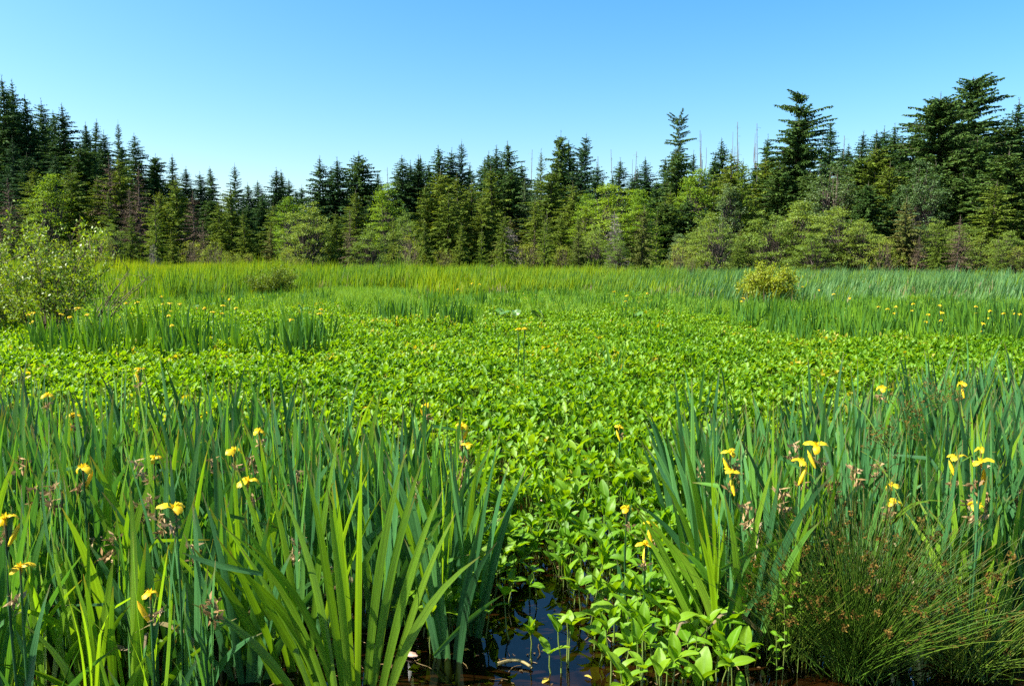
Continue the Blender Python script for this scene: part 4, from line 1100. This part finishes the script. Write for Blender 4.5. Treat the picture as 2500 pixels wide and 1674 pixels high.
# flowering plants of the far beds: one leaf fan, blooms as parts
far_blooms = [(70, 768, 13.6, 'beside the tall left shrub'), (84, 764, 13.8, 'beside the tall left shrub'), (152, 768, 13.4, 'beside the tall left shrub'), (172, 774, 13.2, 'beside the tall left shrub'), (190, 752, 14, 'beside the tall left shrub'), (212, 768, 13.4, 'beside the tall left shrub'),
              (187, 757, 14.4, 'beside the tall left shrub'), (308, 740, 15, 'in the bed left of centre'), (335, 738, 15.4, 'in the bed left of centre'), (395, 724, 16.2, 'in the bed left of centre'), (412, 770, 13.6, 'in the bed left of centre'), (415, 741, 15.2, 'in the bed left of centre'),
              (439, 742, 15.2, 'in the bed left of centre'), (420, 794, 12.6, 'in the bed left of centre'), (500, 752, 14.6, 'in the bed left of centre'), (520, 762, 14, 'in the bed left of centre'), (545, 746, 15, 'in the bed left of centre'), (575, 752, 14.6, 'in the bed left of centre'), (560, 730, 16, 'in the bed left of centre'),
              (785, 755, 14.4, 'in the bed left of centre'), (780, 766, 14, 'in the bed left of centre'), (710, 781, 13.2, 'in the bed left of centre'), (1152, 692, 26, 'in the far middle meadow'), (1172, 694, 26, 'in the far middle meadow'), (1118, 706, 24, 'in the far middle meadow'), (1265, 804, 9.6, 'alone in the middle of the bogbean mat'), (1280, 802, 9.7, 'alone in the middle of the bogbean mat'),
              (1810, 735, 20, 'left of the rounded shrub'), (1816, 728, 21, 'left of the rounded shrub'), (2075, 728, 21, 'in the right-hand far bed'), (2145, 749, 17.2, 'in the right-hand far bed'), (2168, 754, 16.8, 'in the right-hand far bed'), (2188, 748, 17.2, 'in the right-hand far bed'), (2230, 742, 18, 'in the right-hand far bed'),
              (2295, 745, 17.6, 'in the right-hand far bed'), (2302, 764, 16, 'in the right-hand far bed'), (2383, 748, 17.2, 'in the right-hand far bed'), (2418, 759, 16.4, 'in the right-hand far bed'), (2450, 765, 16, 'in the right-hand far bed'), (2478, 765, 16, 'in the right-hand far bed'), (2490, 767, 16, 'in the right-hand far bed'),
              (2268, 768, 15.8, 'in the right-hand far bed'), (2400, 790, 14.6, 'in the right-hand far bed'), (1960, 700, 26, 'in the reeds right of the rounded shrub'), (2000, 708, 25, 'in the reeds right of the rounded shrub'), (2035, 718, 23, 'in the reeds right of the rounded shrub'), (1500, 712, 24, 'in the far middle meadow'), (1580, 716, 24, 'in the far middle meadow'), (1530, 722, 22, 'in the far middle meadow')]
FB = random.Random(66)
for bx_, by_, d, where in far_blooms:
    p = at(bx_, by_, d)
    hz = max(.55, p.z)
    root = thing('iris_plant', 'flowering iris plant with yellow blooms ' + where, 'iris', (p.x, d, -.1), FB.uniform(0, 6), 'far flowering iris plants ' + where)
    root.name = 'iris_plant'
    obj('leaf_fan', FAN[6 + FB.randrange(6)], root, (0, 0, 0), (0, 0, 0), (1, 1, (hz + .05) * (.5 if 'alone' in where else 1.0)))
    obj('flower_stalk', STALK, root, (0, 0, 0), (0, 0, 0), (1.2, 1.2, hz + .1))
    add_bloom(root, (0, 0, hz + .1), FB.uniform(0, 6), FB, .78)
    if FB.random() < .35:
        add_bloom(root, (.03, .02, hz - .05), FB.uniform(0, 6), FB, .65)

# ------ cattail bed
def cattail_clump(seed, nb, mat, hgt=1.0, width=.028, rad=.5, bend=.35, lean=0.):
    rs = np.random.RandomState(seed); mb = MB()
    for k in range(nb):
        a = rs.uniform(0, 6.28); rr = rad * math.sqrt(rs.rand())
        V, F, u, v = blade(hgt * rs.uniform(.45, 1.1), width * rs.uniform(.7, 1.3), rs.uniform(0, .10), rs.uniform(.05, bend * 2), 5, None, rs.uniform(-1, 1), k)
        V = V @ rotm(0, 0, a).T + np.array([rr * math.cos(a * 7.3), rr * math.sin(a * 7.3), 0])
        V[:, 0] += lean * (V[:, 2] / hgt) ** 2 * hgt
        mb.add(V, F, rs.rand(), u, v * .85)
    return mb.mesh('cattails', M[mat], True)
CAT = [cattail_clump(500 + k, 24, 'cattail', width=.042, lean=.14) for k in range(6)] + [cattail_clump(510 + k, 18, 'dry', .75, .03, lean=.1) for k in range(2)] + [cattail_clump(520 + k, 24, 'reed', width=.042, lean=.22) for k in range(3)]
pts, rot, scl, idx = [], [], [], []
n = 17000
yy = np.sqrt(rs.uniform(28 ** 2, 92 ** 2, n)); xx = rs.uniform(-1, 1, n) * (.70 * yy + .4)
for x, y in zip(xx, yy):
    if y > shore(x) + 3: continue
    px = 1250 + FPX * x / y
    near = 40 + 3 * math.sin(px * .006) - 12 * float(sstep(1500, 2300, px)) - (6 if px < 500 else 0) + 3 * math.sin(x * .5)
    pr = float(sstep(near - 7, near + 3, y))
    if 740 < px < 1010 and y < 42: continue
    if rs.rand() > pr: continue
    h = 1.55 - .30 * float(sstep(700, 2300, px)) + .15 * math.sin(x * .31 + y * .2)
    if px < 700 and y > 50: h += .25
    h *= rs.uniform(.72, 1.15) * (.75 + .25 * float(sstep(near - 4, near + 8, y)))
    i = rs.randint(6) if rs.rand() < .84 else 6 + rs.randint(2)
    if rs.rand() < .85 * float(sstep(1250, 2100, px)) and i < 6: i = 8 + rs.randint(3)
    h *= 1 + .12 * math.sin(x * .9 + 1.3 * math.sin(y * .6)) * math.sin(y * .5 + x * .23)
    if rs.rand() < .04: h *= 1.22
    add_pts(x, y, -.1, rs.normal(0, .05), rs.normal(0, .05), rs.uniform(-.5, .5), (1, 1, h), i)
scatter('cattail_bed', 'broad bed of tall green cattail leaves before the trees', CAT, pts, rot, scl, idx)

# ------ soft bright grass in the far meadow
GR = [cattail_clump(530 + k, 46, 'grass', .55, .016, .45, .6, .12) for k in range(4)]
pts, rot, scl, idx = [], [], [], []
for k in range(1500):
    y = rs.uniform(27, 43); px = rs.uniform(690, 1060); x = (px - 1250) / FPX * y
    if rs.rand() > math.exp(-((px - 870) / 110) ** 2): continue
    add_pts(x, y, -.05, 0, 0, rs.uniform(-.6, .6), (1.2, 1.2, rs.uniform(.8, 1.2)), rs.randint(4))
for k in range(2600):
    y = rs.uniform(24, 44); px = rs.uniform(-50, 2550); x = (px - 1250) / FPX * y
    add_pts(x, y, -.05, 0, 0, rs.uniform(-.6, .6), (1.1, 1.1, rs.uniform(.6, 1.1)), rs.randint(4))
scatter('meadow_grass', 'soft bright yellow-green grass in the far meadow', GR, pts, rot, scl, idx)

# ------------------------------------------------------------------ brown-headed rush in the right foreground
def rush_clump(seed, n, hgt, spread):
    rs = np.random.RandomState(seed); mb = MB(); tips = []
    for k in range(n):
        a = rs.uniform(0, 6.28); q = rs.beta(1.5, 1.2); th = q * spread
        b = np.array([rs.normal(0, .05), rs.normal(0, .045), 0]); l = hgt * rs.uniform(.6, 1.1)
        t = np.linspace(0, 1, 6); an = th * (.80 + .35 * t * t)
        ds = l / 5
        rr = np.concatenate([[0], np.cumsum(np.sin(an[:-1]) * ds)]); zz = np.concatenate([[0], np.cumsum(np.cos(an[:-1]) * ds)])
        P = b + np.stack([rr * math.cos(a), rr * math.sin(a), zz], 1)
        tube(mb, P, .0021 * (1 - .8 * t) + .0004, 3, rs.rand())
        if rs.rand() < .42: tips.append((P[4] + (P[5] - P[4]) * rs.uniform(-.6, .3)))
    return mb.mesh('stems', M['rush'], True), tips
SEED = []
for k in range(3):
    rs2 = np.random.RandomState(600 + k); mb = MB()
    for q in range(7):
        c = rs2.normal(0, .007, 3)
        Dv = nrm(rs2.normal(0, 1, (4, 3)) + np.array([0, 0, .4])); Sv = nrm(np.cross(Dv, rs2.normal(0, 1, (4, 3))))
        kites(mb, np.repeat(c[None], 4, 0), Dv, Sv, .010, .006, rs2.rand(4), .5)
    SEED.append(mb.mesh('seed_head', M['seed']))
RU = random.Random(31)
def rush(label, loc, n, hgt, spread, seed, heads):
    me, tips = rush_clump(seed, n, hgt, spread)
    r = thing('rush_clump', label, 'rush', loc)
    s = obj('stems', me, r); s['kind'] = 'stuff'
    for t in tips[:heads]:
        obj('seed_head', SEED[RU.randrange(3)], r, t, (RU.uniform(-1, 1), RU.uniform(-1, 1), RU.uniform(0, 6)), (RU.uniform(.8, 1.35),) * 3)
    return r
p = at_height(2090, 1640, 0)
rush('brown-headed rush clump fanning out at the lower right', (p.x, p.y, -.02), 600, .82, 1.10, 71, 130)
p = at_height(1930, 1600, 0)
rush('smaller dark rush clump joined to the left side of the fanning one', (p.x, p.y, -.02), 180, .56, .85, 72, 35)
p = at_height(2360, 1640, 0)
rush('low splayed rush clump in the lower right corner', (p.x, p.y, -.02), 220, .62, 1.35, 73, 40)

# ------------------------------------------------------------------ small plants and litter
def sedge(label, px, py, h, seed):
    rs = np.random.RandomState(seed); p = at_height(px, py, h)
    r = thing('bulrush', label, 'bulrush', (p.x, p.y, -.08))
    mb = MB(); sp = MB(); H = h + .08
    tube(mb, [(0, 0, 0), (.01, 0, H * .5), (0, 0, H)], [.004, .0035, .0025], 5)
    for k in range(4):
        a = rs.uniform(0, 6.28); V, F, u, v = blade(.35, .008, .6, 1.1, 7)
        mb.add(V @ rotm(0, 0, a).T + np.array([0, 0, H * (.95 if k < 2 else .6)]), F, .8, u, v)
    for k in range(16):
        d = nrm(rs.normal(0, .8, 3) + np.array([0, 0, .6])); l = rs.uniform(.05, .15); e = np.array([0, 0, H]) + d * l
        tube(mb, [(0, 0, H), (np.array([0, 0, H]) + e) / 2, e], .0011, 3)
        for q in range(5):
            d2 = nrm(rs.normal(0, 1, 3)); e2 = e + d2 * rs.uniform(.015, .04); tube(mb, [e, e2], .0008, 3)
            Dv = nrm(rs.normal(0, 1, (5, 3))); Sv = nrm(np.cross(Dv, rs.normal(0, 1, (5, 3))))
            kites(sp, np.repeat(e2[None], 5, 0), Dv, Sv, .009, .005, rs.rand(5), .5)
    obj('stem', mb.mesh('stem', M['rush'], True), r); s = obj('spikelets', sp.mesh('spikelets', M['seed']), r); s['kind'] = 'stuff'
for k, (px, py, h, w_) in enumerate(((2300, 985, .98, 'highest loose brown panicle in the right stand'), (2215, 1030, .95, 'loose brown panicle below the highest one'), 
                                  (2170, 1095, .88, 'pale green panicle left of the bloom trio'))):
    sedge('bulrush with ' + w_, px, py, h, 700 + k)

def clover(label, px, py, h, seed):
    rs = np.random.RandomState(seed); p = at_height(px, py, h)
    r = thing('trefoil_plant', label, 'small plant', (p.x, p.y, -.05))
    mb = MB(); tube(mb, [(0, 0, 0), (.01, .005, h * .6), (0, 0, h + .05)], .0018, 4); obj('stem', mb.mesh('stem', M['petiole'], True), r)
    for k in range(7):
        a = k * 2.4; z = h * (.45 + .55 * k / 6) + .05
        obj('leaf', LEAFLETS[k % 5], r, (0, 0, z), (rs.uniform(-.3, .3), rs.uniform(-.5, .1), a), (.42, .48, .5))
for k, (px, py, h, lb) in enumerate(((1955, 1405, .42, 'small blue-green trefoil plant in front of the rush clump'), (1915, 1465, .36, 'small trefoil plant below the first one, left part of the rush clump'), (1895, 1550, .26, 'low trefoil plant at the foot of the rush clump'),
                                     (1640, 1610, .16, 'low trefoil plant in the lower part between pool and rush'), (2010, 1380, .44, 'trefoil plant with bright top inside the rush clump'), (1700, 1560, .2, 'trefoil plant left of the rush clump base'))):
    clover(label=lb, px=px, py=py, h=h, seed=800 + k)

# broad lily leaves
def lily_leaf_mesh(seed):
    n, m = 5, 16; mb = MB(); V = [(0, 0, 0)]; rs = np.random.RandomState(seed)
    F3 = []; u, v = [.5], [.2]
    for i in range(1, n):
        for j in range(m):
            a = .25 + (6.283 - .5) * j / (m - 1); rr = .13 * i / (n - 1) * (1 + .15 * math.cos(a - math.pi))
            V.append((-rr * math.cos(a) * 1.25, rr * math.sin(a), .02 * math.sin(a * 3 + seed) * i / n + .10 * rr * math.cos(2 * a))); u.append(.5 + .5 * math.sin(a) * i / n); v.append(.2 + .1 * i)
    F4 = []
    for j in range(m - 1): F3.append([0, 1 + j, 2 + j])
    for i in range(1, n - 1):
        for j in range(m - 1):
            a = 1 + (i - 1) * m + j; F4.append([a, a + m, a + m + 1, a + 1])
    mb.add(V, F4, .5, u, v); mb.F.append(np.array(F3)); return mb.mesh('leaf', M['lily'], True)
LILY = [lily_leaf_mesh(k) for k in range(3)]
LR = random.Random(17)
for px, py, D, s, lb in ((1212, 752, 22, 1.6, 'pond lily with large dark leaf, first of two at the meadow edge near centre'), (1240, 754, 22, 1.3, 'pond lily with small dark leaf just right of the large dark one'), (1332, 756, 21.5, 1.4, 'pond lily with dark leaf pair right of centre'), (1538, 757, 21, 1.3, 'pond lily with a single dark leaf farther right in the mat'),
                         (458, 722, 26, 1.2, 'pond lily with pale glinting leaves behind the left iris bed'), (545, 712, 28, 1.2, 'pond lily with pale glinting leaves nearer the olive shrub'), (505, 716, 27, 1.0, 'small pale pond lily between the two glinting ones'), (735, 730, 24, 1.0, 'pale pond lily right of the left iris bed'),
                         (2030, 690, 28, 1.2, 'pale pond lily right of the rounded shrub'), (2165, 700, 27, 1.0, 'pale pond lily at the foot of the right reeds'), (1755, 692, 29, 1.0, 'pale pond lily left of the rounded shrub')):
    p = at(px, py, D)
    r = thing('pond_lily', lb, 'pond lily', (p.x, D, 0), LR.uniform(0, 6))
    mb = MB()
    for k in range(3):
        a = LR.uniform(0, 6.28); h = .34 + LR.uniform(-.05, .05); e = (.18 * s * math.cos(a), .18 * s * math.sin(a), h)
        tube(mb, [(0, 0, -.1), (e[0] * .5, e[1] * .5, h * .6), e], .008, 4)
        obj('leaf', LILY[k], r, e, (LR.uniform(.2, .8), LR.uniform(-.5, .3), a), (s * .62,) * 3)
    obj('stalk', mb.mesh('stalk', M['petiole'], True), r)

# litter in and around the pool
def litter(name, label, cat, me, px, py, z, rot, s=1.0):
    p = at_height(px, py, z); o = obj(name, me, None, p, rot, (s,) * 3); return tag(o, label, cat)
mb = MB(); t = np.linspace(0, 1, 12)
tube(mb, np.stack([.15 * t, .03 * np.sin(t * 3), .012 * np.sin(t * 3.1)], 1), .006 * (1 - .5 * t) + .003, 7)
litter('rhizome', 'pale yellow rhizome floating across the dark pool', 'rhizome', mb.mesh('rhizome', M['pale_stem'], True), 1215, 1620, .008, (0, 0, -.25), 1.0)
def chunk(seed, a, b, c, mat):
    rs = np.random.RandomState(seed); mb = MB(); P = []
    x = np.linspace(-1, 1, 7); tube(mb, np.stack([x * a, rs.normal(0, .06, 7) * b, rs.normal(0, .05, 7) * c], 1), np.sqrt(np.clip(1 - x ** 4, .05, 1)) * b, 8)
    V = mb.V[0]; V[:, 2] *= c / b; mb.V[0] = V + rs.normal(0, .06 * b, V.shape)
    return mb.mesh('piece', M[mat], True)
litter('bark_piece', 'pinkish bark piece at the left rim of the pool', 'bark', chunk(1, .035, .018, .009, 'pink_bark'), 1003, 1597, .01, (0, 0, -.5))
litter('log', 'short pale log end lying in the bogbean mat', 'log', chunk(2, .09, .03, .025, 'pink_bark'), 1352, 1222, .12, (0, 0, -.1))
for k, (px, py) in enumerate(((1126, 1585), (1120, 1605), (1445, 1655), (1340, 1655), (1010, 1500), (1390, 1520))):
    litter('fallen_leaf', ['upper of two yellow fallen leaves floating left in the pool', 'lower of two yellow fallen leaves floating left in the pool', 'small yellow fallen leaf at the bottom right of the pool', 'curled fallen leaf at the bottom middle of the pool', 'brown fallen leaf at the left iris foot', 'fallen leaf behind the tuft in the pool'][k], 'leaf',
           bpy.data.meshes.new('tmp') if False else (lambda q: (q.materials.clear(), q.materials.append(M['yellow_leaf']), q)[2])(LEAFLETS[k % 5].copy()), px, py, .006, (0, .1, k * 1.3), .45)
DR = random.Random(2)
for k, (px, py, a, l, lb) in enumerate(((640, 1400, -1.35, .30, 'broken iris leaf lying level across the left stand above the large clump'), (560, 1640, -.9, .28, 'bent-down grey-green leaf at the bottom left'), (1060, 1600, .75, .40, 'fallen iris leaf slanting over the left rim of the pool'),
                                    (1760, 1390, 1.1, .42, 'dark broken iris leaf slanting down out of the right stand'), (1760, 1600, .15, .5, 'pale arching leaf blade in front of the rush clump'))):
    V, F, u, v = blade(l, .024, 0, .35, 8, None, .3, k); mb = MB(); mb.add(V, F, .5, u, v)
    z = .55 if k == 0 else (.38 if k == 3 else .03)
    p = at_height(px, py, z)
    tag(obj('iris_leaf', mb.mesh('iris_leaf', M['iris'], True), None, p, (0, a, .1)), lb, 'leaf')

# floating scraps of dead leaves and stems on the pool
SCRAP = []
for k in range(5):
    q = np.random.RandomState(900 + k); mb = MB()
    if k < 3:
        kites(mb, q.normal(0, .004, (2, 3)) * [1, 1, .2], nrm(q.normal(0, 1, (2, 3)) * [1, 1, .08]), nrm(q.normal(0, 1, (2, 3)) * [1, 1, .1]), q.uniform(.012, .035, 2), .010, q.rand(2))
    else:
        t = np.linspace(0, 1, 5); tube(mb, np.stack([t * .09, .012 * np.sin(t * 4 + k), .002 * t], 1), .0016, 4)
    SCRAP.append(mb.mesh('scrap', M['withered'] if k % 2 else M['litter']))
pts, rot, scl, idx = [], [], [], []
q = np.random.RandomState(77)
for k in range(900):
    y = q.uniform(2.85, 4.6); x = q.uniform(-1.0, 1.1)
    d = math.sin(x * 7 + 2 * math.sin(y * 5)) * math.sin(y * 9 + x * 3)
    if d < q.uniform(-.5, .8): continue
    add_pts(x, y, .004, 0, 0, q.uniform(0, 6.28), q.uniform(.6, 1.4), q.randint(5))
scatter('floating_scraps', 'small brown scraps of dead leaves and stems floating on the pool', SCRAP, pts, rot, scl, idx)
